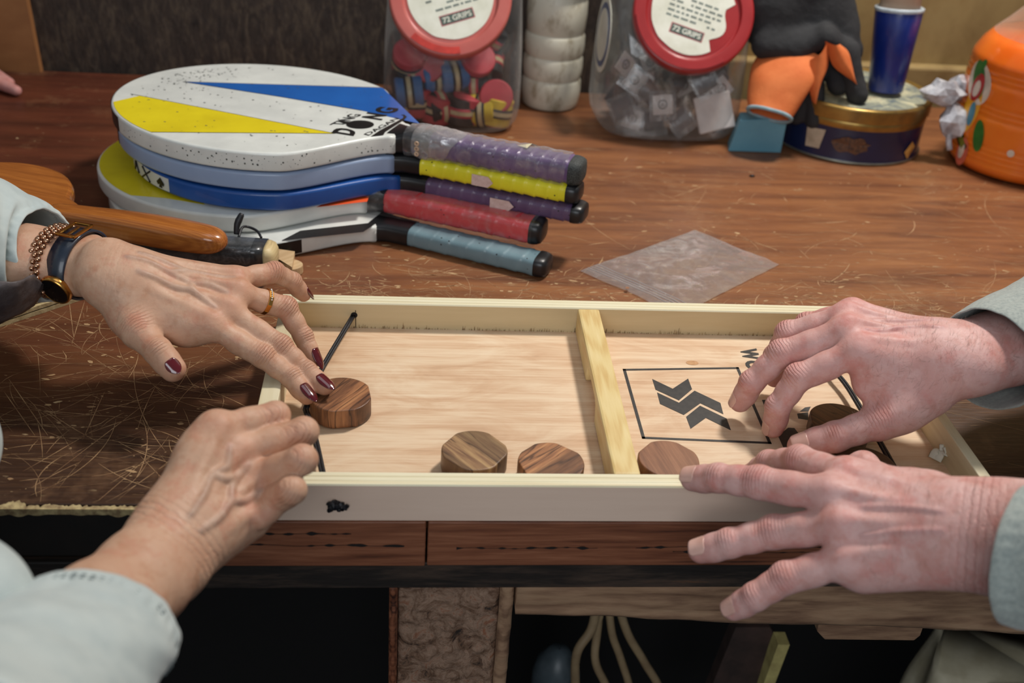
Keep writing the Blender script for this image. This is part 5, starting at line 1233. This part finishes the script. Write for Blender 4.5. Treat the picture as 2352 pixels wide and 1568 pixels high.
def hand(key, S):
    """distance-field parts of one hand: joints in mm, S = radii"""
    J = {f: [np.array(p)/1000 for p in v] for f, v in HJ[key].items()}; W = J['W'][0]
    mc = np.mean([J[f][0] for f in 'IMRL'], 0); f = norm(mc-W); s = J['L'][0]-J['I'][0]; s = norm(s-f*(s@f)); n = np.cross(f, s)
    if n @ np.array([0, -.45, .9]) < 0: n = -n
    if 'n' in S: n = norm(np.array(S['n'], float)-f*(np.array(S['n'])@f)); s = norm(np.cross(n, f)); s = s if s@(J['L'][0]-J['I'][0]) > 0 else -s
    E = S['E']; pr, red, vein, wrk = [], [], [], []; q = S.get('q', 1.)
    wr = S['wr']; bases = {}
    # forearm and wrist (flattened)
    fl = (n, S['wt']/wr)
    arm = [W]+E; rr = [wr]+S['er']
    for i in range(len(arm)-1): pr.append(cone(arm[i], arm[i+1], rr[i], rr[i+1], .018, (norm(np.cross(s, norm(arm[i+1]-arm[i]))), S['wt']/wr)))
    pr.append(cone(W-f*.004, W+f*.018, wr, wr*1.0, .015, fl))
    for i, k in enumerate('IMRL'):
        b = W+f*.014+s*(-.0125+.0088*i)*q+n*.001; bases[k] = b; m = J[k][0]
        pr.append(cone(b-n*.001, m-n*.0025, .0125*q, (.0122, .0122, .0115, .0105)[i]*q, .012))
        pr.append(cone(b-n*.010, m-n*.012-f*.010, .0115*q, .0105*q, .012))
    # thumb base, hypothenar
    T = J['T']; pr.append(cone(W-s*.010-n*.006, T[1], .0165*q, S['tr'][0]*1.05, .014)); pr.append(cone(T[0], T[1], .0155*q, S['tr'][0], .012))
    pr.append(cone(bases['I']-n*.008, T[1]*.4+J['I'][0]*.6-n*.008, .012*q, .0085, .016))
    pr.append(cone((T[1]+T[0])/2-n*.002, J['I'][0]*.7+bases['I']*.3-n*.006, .009*q, .0085, .022))
    pr.append(cone(W+s*.014-n*.008, J['L'][0]-n*.010-f*.012, .0135*q, .0115*q, .012))
    pr.append(cone(W+s*wr*.62+n*.004-f*.016, W+s*wr*.62+n*.005-f*.012, .011*q, .011*q, .014))
    for i, k in enumerate('IMRL'):
        m = J[k][0]; tn = S.get('tend', 1.); pr.append(cone(m+n*(.0005-.0016*(1-tn)), m+n*(.0005-.0016*(1-tn)), S['rM'][i], None, .008)); red.append((m+n*S['rM'][i], .012, .5*S.get('rd', 1)))
        pr.append(cone(m+n*(S['rM'][i]-.0018-.0016*(1-tn)), bases[k]+n*(.0122-.0014*(1-tn))*q, .0024, .0012, .006))
    nails = []
    for i, k in enumerate('TIMRL'):
        j = J[k]; rP, rD, rT = (S['tr'] if k == 'T' else S['f'][i-1]); sub = []
        rM = (S['tr'][0] if k == 'T' else S['rM'][i-1]*.93)
        seg = [norm(j[a+1]-j[a]) for a in range(3)]
        if k == 'T' and 'td' in S: dl = [norm(np.array(S['td'], float)-g*(np.array(S['td'])@g)) for g in seg]
        else:
            dl = []; pv = n
            for g in seg: d = pv-g*(pv@g); d = norm(d) if np.linalg.norm(d) > .15 else norm(np.cross(g, s)*np.sign(np.cross(g, s)@pv+1e-9)); dl.append(d); pv = norm(d)*.8+n*.0+pv*.2
            # follow the curl: dorsal side turns with the finger about the hand's side axis
        m1 = j[0]*.45+j[1]*.55; m2 = (j[1]+j[2])/2
        sub += [cone(j[0], m1, rM, rP*.95, .004), cone(m1, j[1], rP*.95, rP, .004), cone(j[1], m2, rP, (rP+rD)*.485, .004), cone(m2, j[2], (rP+rD)*.485, rD, .004)]
        tipc = j[3]-seg[2]*rT*.25
        sub += [cone(j[2], (j[2]+tipc)/2-dl[2]*.0006, rD, rD*.98, .003), cone((j[2]+tipc)/2-dl[2]*.0006, tipc, rD*.97, rT, .004)]
        # finger pads on the palm side
        sub.append(cone(j[0]*.5+j[1]*.5-dl[0]*rP*.25, j[0]*.25+j[1]*.75-dl[0]*rP*.22, rP*.86, rP*.84, .006))
        sub.append(cone(tipc-seg[2]*.006-dl[2]*rT*.28, tipc-dl[2]*rT*.2, rT*.86, rT*.8, .005))
        for g in sub: g['k'] = max(g['k'], .0035)
        pr += sub
        # knuckle bulges and creases
        for a, rj in ((1, rP), (2, rD)):
            dd = norm(dl[a-1]+dl[a] if a < 3 else dl[a-1]); ax = norm(seg[a-1]+seg[a]); sd = norm(np.cross(ax, dd))
            pr.append(cone(j[a]+dd*rj*.16, j[a]+dd*rj*.16, rj*.93, None, .004)); red.append((j[a]+dd*rj, .009, (.55 if a == 1 else .25)*S.get('rd', 1)))
            wrk.append((j[a]+dd*rj*.9, j[a], ax, .0095 if a == 1 else .0060))
        red.append((tipc, .010, .55))
        nails.append((k, j[2], tipc, seg[2], dl[2], rD, rT))
    def on_back(u, v, up=0.):
        i = min(2, int(v)); t = v-i; ks = 'IMRL'; a = bases[ks[i]]*(1-t)+bases[ks[i+1]]*t; b = J[ks[i]][0]*(1-t)+J[ks[i+1]][0]*t
        hgt = .0118*q*(1-.25*abs(math.sin(PI*min(v, 3)))*u); return a+(b-a)*u+n*(hgt+up)
    for (a, b, r) in S.get('cuts', []): pr.append(cone(a, b, r, None, .004, op='sub'))
    for g in S.get('extra', []): pr.append(g)
    HD[key] = dict(J=J, n=n, s=s, f=f, W=W, E=E, bases=bases, nails=nails, back=on_back)
    return pr, red, vein, wrk
def body(person, keys_S, vox, mat, hairy=False):
    Vs, Fs, As, Bs = [], [], [], []; off = 0
    for key, S in keys_S:
        pr, red, vein, wrk = hand(key, S); G_, lo = field(pr, vox); vp = []; D = HD[key]
        for line in S.get('veins', []):      # veins follow the surface of the hand
            pts = []
            for q in smooth_path([D['back'](u, v_, 0.) for u, v_ in line], 6):
                q = q-D['n']*.012
                for _ in range(90):
                    ix = tuple(np.round((q-lo)/vox).astype(int))
                    if min(ix) < 0 or any(a_ >= b_ for a_, b_ in zip(ix, G_.shape)) or G_[ix] > 0: break
                    q = q+D['n']*.0004
                pts.append(q)
            m_ = len(pts); pts = [pts[0]]+[(pts[a_-1]+pts[a_]*2+pts[a_+1])/4 for a_ in range(1, m_-1)]+[pts[-1]]; vr = S.get('vr', .0014)
            for a_ in range(m_-1):
                t0, t1 = math.sin(PI*(a_+.5)/m_)**.5, math.sin(PI*min(a_+1.5, m_-.5)/m_)**.5; a, b = pts[a_]-D['n']*vr*.75, pts[a_+1]-D['n']*vr*.75
                vp.append(cone(a, b, vr*(.55+.45*t0), vr*(.55+.45*t1), .0030)); vein.append((pts[a_], pts[a_+1]))
        if vp: field(vp, vox, base=(G_, lo))
        V, F = nets(G_, lo, vox)
        # wrinkled skin: tiny relief
        A_ = np.zeros((len(V), 4)); A_[:, 3] = 1
        for c_, r, a in red: A_[:, 0] = np.maximum(A_[:, 0], a*np.exp(-((V-c_)**2).sum(1)/(r*r)))
        for a, b in vein:
            ab = b-a; t = np.clip(((V-a)@ab)/(ab@ab+1e-12), 0, 1); d = np.linalg.norm(V-a-t[:, None]*ab, axis=1); A_[:, 1] = np.maximum(A_[:, 1], np.exp(-(d/.0024)**2))
        D = HD[key]; w_ = ((V-D['W'])@D['f']); A_[:, 2] = np.clip((.085-w_)/.05, 0, 1)
        B_ = np.zeros((len(V), 4)); B_[:, 3] = 1
        for c_, j_, ax_, r in wrk:
            m_ = np.exp(-(((V-c_)**2).sum(1)/(r*r))**1.2); k_ = m_ > B_[:, 1]; B_[k_, 1] = m_[k_]; B_[k_, 0] = ((V-j_)@ax_)[k_]*50+.5
        B_[:, 1] *= S.get('pw', .8)
        D_ = HD[key]; u_ = (V-D_['W'])@D_['f']; m_ = np.exp(-((u_-.0)/.012)**2)*S.get('ww', .5); k_ = m_ > B_[:, 1]; B_[k_, 1] = m_[k_]; B_[k_, 0] = u_[k_]*25+.5
        Bs.append(B_); Vs.append(V); Fs.append(F+off); As.append(A_); off += len(V)
    o = np_mesh('body', np.concatenate(Vs), np.concatenate(Fs), mat, person, np.concatenate(As))
    at = o.data.color_attributes.new('crease', 'FLOAT_COLOR', 'POINT'); at.data.foreach_set('color', np.concatenate(Bs).astype(np.float32).ravel()); return o
def nail(person, key, k, mat, L=.0125, W_=.62, tipx=.004, lift=.0006, almond=True, edge=None, label=None, back=.35):
    """curved nail plate on the back of a finger tip"""
    for (kk, j2, tip, ax, d, rD, rT) in HD[key]['nails']:
        if kk != k: continue
        s_ = norm(np.cross(ax, d)); c = tip-ax*(L*.5)+ax*tipx*.2; V, F = [], []; nu, nv = 14, 13
        for i in range(nu):
            u = i/(nu-1); x = -L*.62+(L*.62+rT*.55+tipx)*u
            if almond: wf = max(0, 1-((u-.42)/.58)**2)**.75 if u > .42 else math.sqrt(max(.0, 1-((.42-u)/.50)**2))
            else: wf = (1-max(0, (u-.75)/.25)**2*.35) if u > .3 else math.sqrt(max(0, 1-((.3-u)/.34)**2))
            rr = rD+(rT-rD)*min(1, max(0, (x+L)/(L+.002))); rr = rr*1.0+.0003
            drop = max(0, x-rT*.1)**2*(26 if not almond else 20)
            for v in range(nv):
                a = (v/(nv-1)*2-1)*W_*1.25*wf; p = tip+ax*(x)+(d*math.cos(a)+s_*math.sin(a))*(rr*.985+lift)-d*(drop+rr*.06); V.append(p)
        for i in range(nu-1):
            for v in range(nv-1): a = i*nv+v; F.append((a, a+1, a+nv+1, a+nv))
        o = mesh('fingernail', V, F, mat, person, smooth=True, label=label); m_ = o.modifiers.new('s', 'SOLIDIFY'); m_.thickness = .0007; m_.offset = -1 if np.cross(V[1]-V[0], V[nv]-V[0])@d > 0 else 1
        return o
E3 = lambda *a: P(*a)
woman = thing('person', 'person at the left in a pale shirt with dark red nails pressing a puck', 'person', (-.55, -.15, -.9))
SA = dict(vr=.0014, rd=.8, ww=.10, pw=.8, E=[P(176, 603, .098), P(60, 592, .102), P(-260, 560, .115)], er=[.0262, .0280, .034], wr=.0262, wt=.0205, tr=(.0112, .0108, .0100), rM=(.0112, .0114, .0110, .0102),
          f=[(.0092, .0081, .0068), (.0094, .0082, .0069), (.0093, .0080, .0068), (.0086, .0074, .0063)], td=(.35, -.75, .62), q=.98,
          veins=[[(-.1, 1.6), (.12, 1.9), (.32, 1.75), (.55, 1.5), (.72, 1.7), (.92, 1.5)], [(.32, 1.75), (.5, 2.3), (.75, 2.4), (.95, 2.5)], [(.55, 1.5), (.6, 1.0), (.74, .75), (.92, .5)], [(.05, .5), (.25, .8), (.45, .8), (.6, 1.0)], [(0, 2.7), (.25, 2.6), (.5, 2.3)]])
SB = dict(vr=.0012, rd=.7, pw=.45, ww=.42, E=[P(330, 1325, .072), P(234, 1413, .085), P(-40, 1690, .13)], er=[.0262, .0285, .037], wr=.0258, wt=.0210, tr=(.0112, .0105, .0090), rM=(.0118, .0120, .0112, .0104),
          f=[(.0094, .0082, .0070), (.0096, .0084, .0070), (.0094, .0082, .0068), (.0086, .0074, .0063)], q=1.0, td=(-.2, .5, .8),
          veins=[[(-.05, .6), (.25, .7), (.5, .6), (.7, .9), (.88, .6)], [(.5, .6), (.6, 1.2), (.8, 1.5), (.95, 1.5)], [(-.1, 2.0), (.2, 2.2), (.45, 2.0), (.65, 2.4), (.9, 2.5)], [(.45, 2.0), (.6, 1.6), (.8, 1.5)]])
body(woman, [('A', SA), ('B', SB)], .0011, m_skw)
for k in 'TIMRL': nail(woman, 'A', k, m_nailr, L={'L': .0105, 'T': .0085}.get(k, .0120), W_=.60 if k != 'T' else .46, tipx=.0085 if k != 'T' else .003)
man = thing('person', 'person at the right in grey sleeves, hands over the right of the tray', 'person', (1.15, -.05, -.9))
SCd = dict(ww=.12, tend=.7, E=[P(2300, 800, .098), P(2420, 745, .105), P(2800, 600, .14)], er=[.034, .036, .042], wr=.0330, wt=.0250, tr=(.0128, .0122, .0105), rM=(.0138, .0140, .0132, .0122),
          f=[(.0112, .0099, .0085), (.0114, .0100, .0086), (.0112, .0098, .0084), (.0100, .0086, .0074)], q=1.12, td=(-.1, -.45, .9), vr=.0010,
          veins=[[(.1, 1.0), (.4, 1.2), (.7, .6), (.9, .5)], [(.1, 2.2), (.4, 1.9), (.75, 1.5)]])
SDd = dict(rd=.45, tend=.2, pw=.6, E=[P(2330, 1235, .104), P(2450, 1250, .118), P(2800, 1300, .15)], er=[.034, .036, .042], wr=.0330, wt=.0255, tr=(.0128, .0118, .0100), rM=(.0138, .0140, .0132, .0122),
          f=[(.0112, .0099, .0085), (.0116, .0102, .0090), (.0114, .0100, .0087), (.0104, .0092, .0080)], q=1.14, td=(.2, .7, .5), vr=.0009,
          veins=[[(.1, 1.5), (.45, 1.3), (.75, 1.5)], [(.1, 2.6), (.5, 2.4), (.8, 2.5)]])
body(man, [('C', SCd), ('D', SDd)], .0012, m_skm)
for k in 'TIMR': nail(man, 'C', k, m_nail, L=.012, W_=.66, tipx=.0006, almond=False)
for k in 'MRL': nail(man, 'D', k, m_nail, L=.012, W_=.66, tipx=.0010, almond=False)
# ------------------------------------------------------------------ sleeves
t = NT('shirt_bluegrey'); t.set(Base_Color=t.mix(t.rng(t.noise(30), .4, .65), (188, 198, 196), (172, 184, 184)), Roughness=.85, Sheen_Weight=.2); t.bump(t.noise(1, t.coord((900, 900, 900)), 2), .25, .0004); m_shw = t.m
t = NT('sleeve_grey'); t.set(Base_Color=t.mix(t.rng(t.noise(400), .4, .65), (158, 164, 158), (136, 144, 140)), Roughness=.95, Sheen_Weight=.3); t.bump(t.noise(600), .4, .0006); m_shm = t.m
m_lining = plain('sleeve_lining', (92, 84, 84), .45, (60, 54, 56), 40, .6, 60, bdist=.003)
def sleeve(person, name, pts, rads, mat, up=(0, 0, 1), slant=0., sl_dir=0., fold=.004, fs=26, flat_=.85, seg=120, hem=.0016, th=.0022, label=None, sd=0, n_=70, steps=None):
    p = smooth_path(pts, 10); L = len(p); V, F = [], []
    for i, c in enumerate(p):
        u = i/(L-1); a = norm(p[min(i+1, L-1)]-p[max(i-1, 0)]); s_, u_ = frame(a, up); r = np.interp(u, np.linspace(0, 1, len(rads)), rads)
        for k in range(seg):
            th_ = 2*PI*k/seg; fade = (1-u)**3
            nz = mnoise.noise(Vector((c[0]*fs+math.cos(th_)*1.5, c[1]*fs+math.sin(th_)*1.5, c[2]*fs+sd)))+.6*math.sin(th_*3+u*9+sd)*.5
            rr = r+fold*nz*(.35+.65*min(1, u*6))+.0013*mnoise.noise(Vector((c[0]*fs*4+math.cos(th_)*5, c[1]*fs*4+math.sin(th_)*5, c[2]*fs*3+sd))); sh = slant*math.cos(th_-sl_dir)*fade
            rr += hem*(1 if i < 3 else 0)*.6+(.0007*math.sin(th_*34+sd)*math.exp(-((i-3)/1.3)**2))
            V.append(c+s_*math.cos(th_)*rr+u_*math.sin(th_)*rr*flat_+a*sh)
    for i in range(L-1):
        for k in range(seg): F.append((i*seg+k, i*seg+(k+1) % seg, (i+1)*seg+(k+1) % seg, (i+1)*seg+k))
    o = mesh(name, V, F, mat, person, smooth=True, label=label); m_ = o.modifiers.new('t', 'SOLIDIFY'); m_.thickness = th; m_.offset = 0; o.modifiers.new('s', 'SUBSURF').render_levels = 1
    # hem rope and stitches
    return o, V[:seg]
slA, eA = sleeve(woman, 'shirt_sleeve', [P(112, 585, .100), P(40, 568, .104), P(-90, 556, .115), P(-420, 540, .15)], [.040, .053, .072, .080], m_shw, slant=.016, sl_dir=PI*.5, fold=.004, sd=1, label='pale blue-grey sleeve of the raised arm, turned back at the cuff')
slB, eB = sleeve(woman, 'shirt_sleeve', [P(222, 1442, .088), P(130, 1540, .105), P(-40, 1690, .135), P(-260, 1900, .18)], [.043, .050, .058, .066], m_shw, slant=.010, sl_dir=PI*.4, fold=.004, sd=4, label='pale blue-grey sleeve nearest the camera')
slC, eC = sleeve(man, 'sleeve', [P(2266, 826, .100), P(2420, 745, .110), P(2560, 690, .12), P(2900, 560, .15)], [.045, .050, .056, .062], m_shm, slant=.008, sl_dir=PI*.5, fold=.0028, sd=7, label='grey knitted sleeve of the far arm')
slD, eD = sleeve(man, 'sleeve', [P(2342, 1268, .108), P(2440, 1280, .116), P(2560, 1300, .125), P(2900, 1350, .16)], [.047, .050, .055, .062], m_shm, slant=.008, sl_dir=PI, fold=.0028, sd=9, label='grey knitted sleeve of the near arm')
def stitches(e, axis_in, mat, off, gap=2, person=woman):
    V, F = [], []; n = len(e)
    for i in range(0, n, gap):
        a = e[i]+axis_in*off; b = e[(i+1) % n]+axis_in*off; c = sum(e)/n; o_ = norm(a-c)*.0018
        v, f = sweep([a+o_, (a+b)/2+o_*1.3, b+o_], .0006, 5); k = len(V); V += v; F += [tuple(q+k for q in g) for g in f]
    return mesh('stitching', V, F, mat, person, kind='stuff')
m_thr = plain('thread', (150, 160, 160), .8)
ax = norm(P(130, 1540, .105)-P(222, 1442, .088)); stitches(eB, ax, m_thr, .009); stitches(eB, ax, m_thr, .012)
ax = norm(P(40, 568, .104)-P(112, 585, .100)); stitches(eA, ax, m_thr, .010)
# the turned-back lining hanging below the raised cuff
lq = smooth_path([P(118, 650, .085), P(92, 680, .080), P(48, 718, .076), P(-60, 765, .07)], 6); lr = smooth_path([P(75, 628, .112), P(45, 640, .118), P(0, 650, .12), P(-100, 660, .12)], 6)
V, F = [], []; n = len(lq)
for a, b in zip(lr, lq):
    for k in range(9):
        t_ = k/8; q = a*(1-t_)+b*t_; V.append(q+np.array([0, -.006*math.sin(PI*t_)+.002*mnoise.noise(Vector([float(c)*70 for c in q])), .003*mnoise.noise(Vector([float(c)*90 for c in q]))]))
for i in range(n-1):
    for k in range(8): a = i*9+k; F.append((a, a+1, a+10, a+9))
o = mesh('lining', V, F, m_lining, woman, smooth=True, label='shiny grey inside of the turned-back cuff'); o.modifiers.new('t', 'SOLIDIFY').thickness = .0015
# shirts and the rest of the bodies, beyond the frame
def torso(person, mat, S, hairm, skinm, side):
    sh, ch, hip, hd = S['sh'], S['ch'], S['hip'], S['hd']; pr = [cone(S['sh'][0], S['sh'][1], .07, .07, .06), cone(S['mid'], hip, .12, .13, .08), cone(S['nk'], S['mid'], .09, .12, .06)]
    for i in (0, 1):
        pr.append(cone(sh[i], S['el'][i], .068, .06, .05)); pr.append(cone(S['el'][i], S['cu'][i], .060, .058, .03))
    pr += [cone(a, b, r, None, .04) for a, b, r in S.get('add', [])]
    G_, lo = field(pr, .008, .02); V, F = nets(G_, lo, .008); np_mesh('shirt', V, F, mat, person)
    pr = [cone(S['nk'], hd-np.array([0, 0, .06]), .055, .055, .03), cone(hd+np.array([0, 0, .03]), hd-np.array([side*-.015, 0, .05]), .078, .058, .04),
          cone(hd+np.array([side*.072, 0, -.005]), hd+np.array([side*.092, 0, -.035]), .010, .013, .015), cone(hd+np.array([side*.06, .01, -.075]), hd+np.array([side*.065, 0, -.078]), .018, .018, .02)]
    for sg in (-1, 1):
        pr.append(cone(hd+np.array([side*-.01, sg*.076, -.03]), hd+np.array([side*-.012, sg*.078, .0]), .012, .016, .01)); pr.append(cone(hd+np.array([side*.078, sg*.032, .005]), hd+np.array([side*.078, sg*.032, .005]), .012, None, .006, op='sub'))
    pr.append(cone(hd+np.array([side*.088, -.02, -.055]), hd+np.array([side*.088, .02, -.055]), .004, None, .004, op='sub'))
    G_, lo = field(pr, .004, .02); V, F = nets(G_, lo, .004); np_mesh('head', V, F, skinm, person)
    for sg in (-1, 1): mesh('eye', *blob(hd+np.array([side*.068, sg*.032, .004]), (.011, .011, .011), 0, 0), m_lab, person, smooth=True)
    pr = [cone(hd+np.array([side*-.02, 0, .045]), hd+np.array([side*-.045, 0, -.02]), .088, .07, .03), cone(hd+np.array([side*.03, 0, .07]), hd+np.array([side*-.02, 0, .06]), .06, .08, .03)]
    G_, lo = field(pr, .006, .02); V, F = nets(G_, lo, .006); np_mesh('hair', V, F, hairm, person)
va = lambda *a: np.array(a, float)
torso(woman, m_shw, dict(sh=[va(-.62, .02, .40), va(-.50, -.36, .40)], mid=va(-.66, -.22, .18), hip=va(-.72, -.26, -.25), nk=va(-.60, -.18, .46), ch=0, hd=va(-.55, -.17, .64),
      el=[va(-.52, .16, .18), va(-.28, -.50, .16)], cu=[P(-400, 541, .148), P(-240, 1880, .176)]), plain('hair_grey', (150, 132, 112), .6, (110, 92, 76), 60), m_skw, 1)
torso(man, m_shm, dict(sh=[va(1.18, .16, .42), va(1.16, -.26, .42)], mid=va(1.30, -.05, .18), hip=va(1.34, -.06, -.25), nk=va(1.22, -.05, .48), ch=0, hd=va(1.17, -.05, .66),
      el=[va(1.02, .30, .18), va(.92, -.36, .18)], cu=[P(2880, 568, .149), P(2880, 1348, .158)]), plain('hair_white', (186, 182, 176), .6, (140, 136, 130), 60), m_skm, -1)
# folds of the shirt front just inside the left edge
def shirt_fold(pts, r):
    pr = [cone(a, b, r, r, .02) for a, b in zip(pts, pts[1:])]+[cone(pts[1], va(-.52, -.20, .16), r, .09, .03), cone(pts[2], va(-.55, -.22, .02), r, .09, .03)]; G_, lo = field(pr, .0025, .01); V, F = nets(G_, lo, .0025); return np_mesh('shirt_front', V, F, m_shw, woman)
shirt_fold([P(-140, 930, .10), P(-128, 1000, .08), P(-128, 1040, .07), P(-150, 1110, .07)], .022)
shirt_fold([P(-100, 1330, .12), P(-86, 1380, .12), P(-86, 1440, .11), P(-120, 1500, .11)], .022)

# ------------------------------------------------------------------ watch, bracelet, ring
m_gold2 = plain('gold', (214, 160, 84), .22, (196, 140, 70), 40, metal=1.); m_rose = plain('rose_gold', (206, 160, 130), .2, (180, 136, 108), 60, metal=1.)
m_strap = plain('navy_strap', (30, 40, 56), .35, (24, 32, 46), 30, coat=.3, bump=.1, bscale=500)
def arm_frame(c, a): a = norm(a); n_ = norm(np.cross(HD['A']['s'], a)); n_ = n_ if n_@HD['A']['n'] > 0 else -n_; return np.cross(n_, a), n_
e0_, e1_, w0_ = HD['A']['E'][0], HD['A']['E'][1], HD['A']['W']; aw = norm(w0_-e1_); c_w = e0_*.94+w0_*.06; s_, n_ = arm_frame(c_w, aw)
def band(c, a, r1, r2, wd, th, mat, name, parent, slant=0.):
    V, F = [], []; n = 60
    for i in range(n):
        th_ = 2*PI*i/n; d = s_*math.cos(th_)*r1+n_*math.sin(th_)*r2; dn = norm(d); sl = a*slant*math.cos(th_)
        for (u, w_) in ((-.5, 0), (-.46, 1), (.46, 1), (.5, 0)): V.append(c+d+a*u*wd+dn*(th*w_)+sl)
    for i in range(n):
        for k in range(4): F.append((i*4+k, i*4+(k+1) % 4, ((i+1) % n)*4+(k+1) % 4, ((i+1) % n)*4+k))
    return mesh(name, V, F, mat, parent, smooth=True)
wt = thing('wristwatch', 'gold wristwatch on a smooth navy strap, worn on the left wrist', 'watch', c_w)
band(c_w, aw, .0306, .0258, .0185, .0022, m_strap, 'strap', wt)
if s_ @ va(0, 1, 0) > 0: sg_ = -1
else: sg_ = 1
def on_arm(c, a, ang_, r1, r2): d = s_*math.cos(ang_)*r1*sg_+n_*math.sin(ang_)*r2; return c+d, norm(s_*math.cos(ang_)/r1*sg_+n_*math.sin(ang_)/r2)
cp, nn = on_arm(c_w, aw, math.radians(4), .0320, .0270)
mesh('case', *lathe([(.001, -.002), (.0130, -.002), (.0140, .000), (.0140, .003), (.0132, .0044), (.0124, .0046), (.0122, .0040), (.001, .0040)], cp, 44, nn), m_gold2, wt, smooth=True)
mesh('dial', *lathe([(.0122, .0042), (.0001, .0044)], cp, 44, nn), plain('black_dial', (12, 12, 14), .1, coat=.8), wt)
mesh('crown', *lathe([(.0001, .0), (.0028, 0), (.0028, .003), (.0001, .0032)], cp-aw*.0140+nn*.0015, 18, -aw), m_gold2, wt)
cp, nn = on_arm(c_w, aw, math.radians(112), .0325, .0275); tg = norm(np.cross(aw, nn)); V, F = [], []
for (x0, x1, z0, z1, y0, y1) in ((-.013, .013, .0, .0022, -.0095, -.0070), (-.013, .013, .0, .0022, .0070, .0095), (-.013, -.0105, 0, .0022, -.0095, .0095), (.0105, .013, 0, .0026, -.0095, .0095), (-.006, .010, .0005, .0016, -.0012, .0012)):
    v, f = box(x0, x1, y0, y1, z0, z1); k = len(V); V += [cp+tg*p[0]+aw*p[1]+nn*(p[2]+.001) for p in v]; F += [tuple(i+k for i in q) for q in f]
mesh('buckle', V, F, m_gold2, wt, bevel=.0006)
bc_ = e0_*.62+e1_*.38; bb = thing('bead_bracelet', 'three-row bracelet of small gold beads beside the navy watch strap', 'bracelet', bc_)
bm = bmesh.new(); bmesh.ops.create_icosphere(bm, subdivisions=2, radius=.0026); me = bpy.data.meshes.new('bead'); bm.to_mesh(me); bm.free(); me.materials.append(m_rose); me.polygons.foreach_set('use_smooth', [True]*len(me.polygons))
for row in range(3):
    for k in range(34):
        a_ = 2*PI*(k+.5*(row % 2))/34; q = bc_+s_*math.cos(a_)*.0322+n_*math.sin(a_)*.0275+aw*(.0044*(row-1))
        o = bpy.data.objects.new('bead', me); COL.objects.link(o); o.parent = bb; o.location = [float(v) for v in q-bc_]
j = HD['A']['J']['R']; ra = norm(j[1]-j[0]); rc = j[0]*.42+j[1]*.58; rs, rn = frame(ra); d0 = norm(HD['A']['n']-ra*(HD['A']['n']@ra)); s0_ = np.cross(d0, ra)
rg = thing('finger_ring', 'faceted gold ring set with pale stones on the ring finger', 'ring', rc); V, F = [], []; n = 10
for i in range(n):
    a_ = 2*PI*i/n; d = s0_*math.cos(a_)+d0*math.sin(a_)
    for (r_, u) in ((.0100, -.0019), (.0116, -.0019), (.0116, .0019), (.0100, .0019)): V.append(rc+d*r_+ra*u)
for i in range(n):
    for k in range(4): F.append((i*4+k, ((i+1) % n)*4+k, ((i+1) % n)*4+(k+1) % 4, i*4+(k+1) % 4))
mesh('band', V, F, m_gold2, rg, bevel=.0003)
m_stone = plain('pale_stone', (226, 226, 220), .08, coat=1.)
for i in range(7):
    a_ = PI/2+(i-3)*.17; d = s0_*math.cos(a_)+d0*math.sin(a_); mesh('stone', *lathe([(.0001, -.0004), (.0007, 0), (.0007, .0003), (.0004, .0006), (.0001, .0008)], rc+d*.0116, 8, d), m_stone, rg)
# ------------------------------------------------------------------ third person: finger tips at the far left
third = thing('person', 'person off the far left edge, only two finger tips resting on the bench visible', 'person', P(-200, 180, 0))
pr = [cone(P(-140, 175, .035), P(-10, 188, .012), .011, .0095, .006), cone(P(-10, 188, .012), P(38, 208, .0085), .0095, .0072, .006), cone(P(-140, 150, .04), P(-20, 165, .016), .011, .0095, .006), cone(P(-20, 165, .016), P(22, 190, .010), .0095, .0072, .006), cone(P(-260, 150, .05), P(-130, 160, .04), .035, .024, .02), cone(P(-420, 140, .06), P(-260, 150, .05), .03, .03, .02)]
G_, lo = field(pr, .002); V, F = nets(G_, lo, .002); np_mesh('body', V, F, m_skm, third, np.tile([.5, 0, 0, 1], (len(V), 1)))

# ------------------------------------------------------------------ arm hair of the man, combed towards the little finger side
ob = [c for c in man.children if c.name.startswith('body')][0]; nv_ = len(ob.data.vertices); co = np.empty(nv_*3, np.float32); ob.data.vertices.foreach_get('co', co); co = co.reshape(-1, 3)
nm = np.empty(nv_*3, np.float32); ob.data.vertices.foreach_get('normal', nm); nm = nm.reshape(-1, 3); rg_ = np.random.default_rng(5); V, F = [], []
for key, cnt in (('C', 1100), ('D', 900)):
    D = HD[key]; u = (co-D['W'])@D['f']; v = np.linalg.norm(co-D['W'], axis=1); ok = np.where((v < .11) & (u < .070) & (u > -.07) & ((nm@D['n']) > .05))[0]
    for i in rg_.choice(ok, cnt):
        p = co[i].astype(float); n_ = nm[i].astype(float); d = norm(D['s']*.8-D['f']*.15+rg_.normal(0, .35, 3)+n_*.25); d = d-n_*(d@n_)*.6; L = rg_.uniform(.004, .010); w_ = np.cross(d, n_); r_ = .00007; s0 = len(V)
        for k in range(4):
            q = p+d*L*k/3+n_*(.0004+.0012*math.sin(PI*k/4)); rr = r_*(1-.25*k); V += [q-w_*rr, q+w_*rr]
        for k in range(3): F.append((s0+2*k, s0+2*k+1, s0+2*k+3, s0+2*k+2))
mesh('hand_hair', V, F, plain('hair_fine', (168, 138, 124), .5, (120, 92, 80), 400), man, kind='stuff', label='fine short hairs on the backs of the hands and wrists')

tp = smooth_path([P(-215, 148, .048), P(-420, 138, .062), va(-1.0, .95, .22), va(-1.25, .8, .42)], 8)
mesh('sleeve', *sweep(rough_up(tp, .006, 12), [.040]*8+[.048]*8+[.056]*9, 28), m_shm, third, smooth=True)
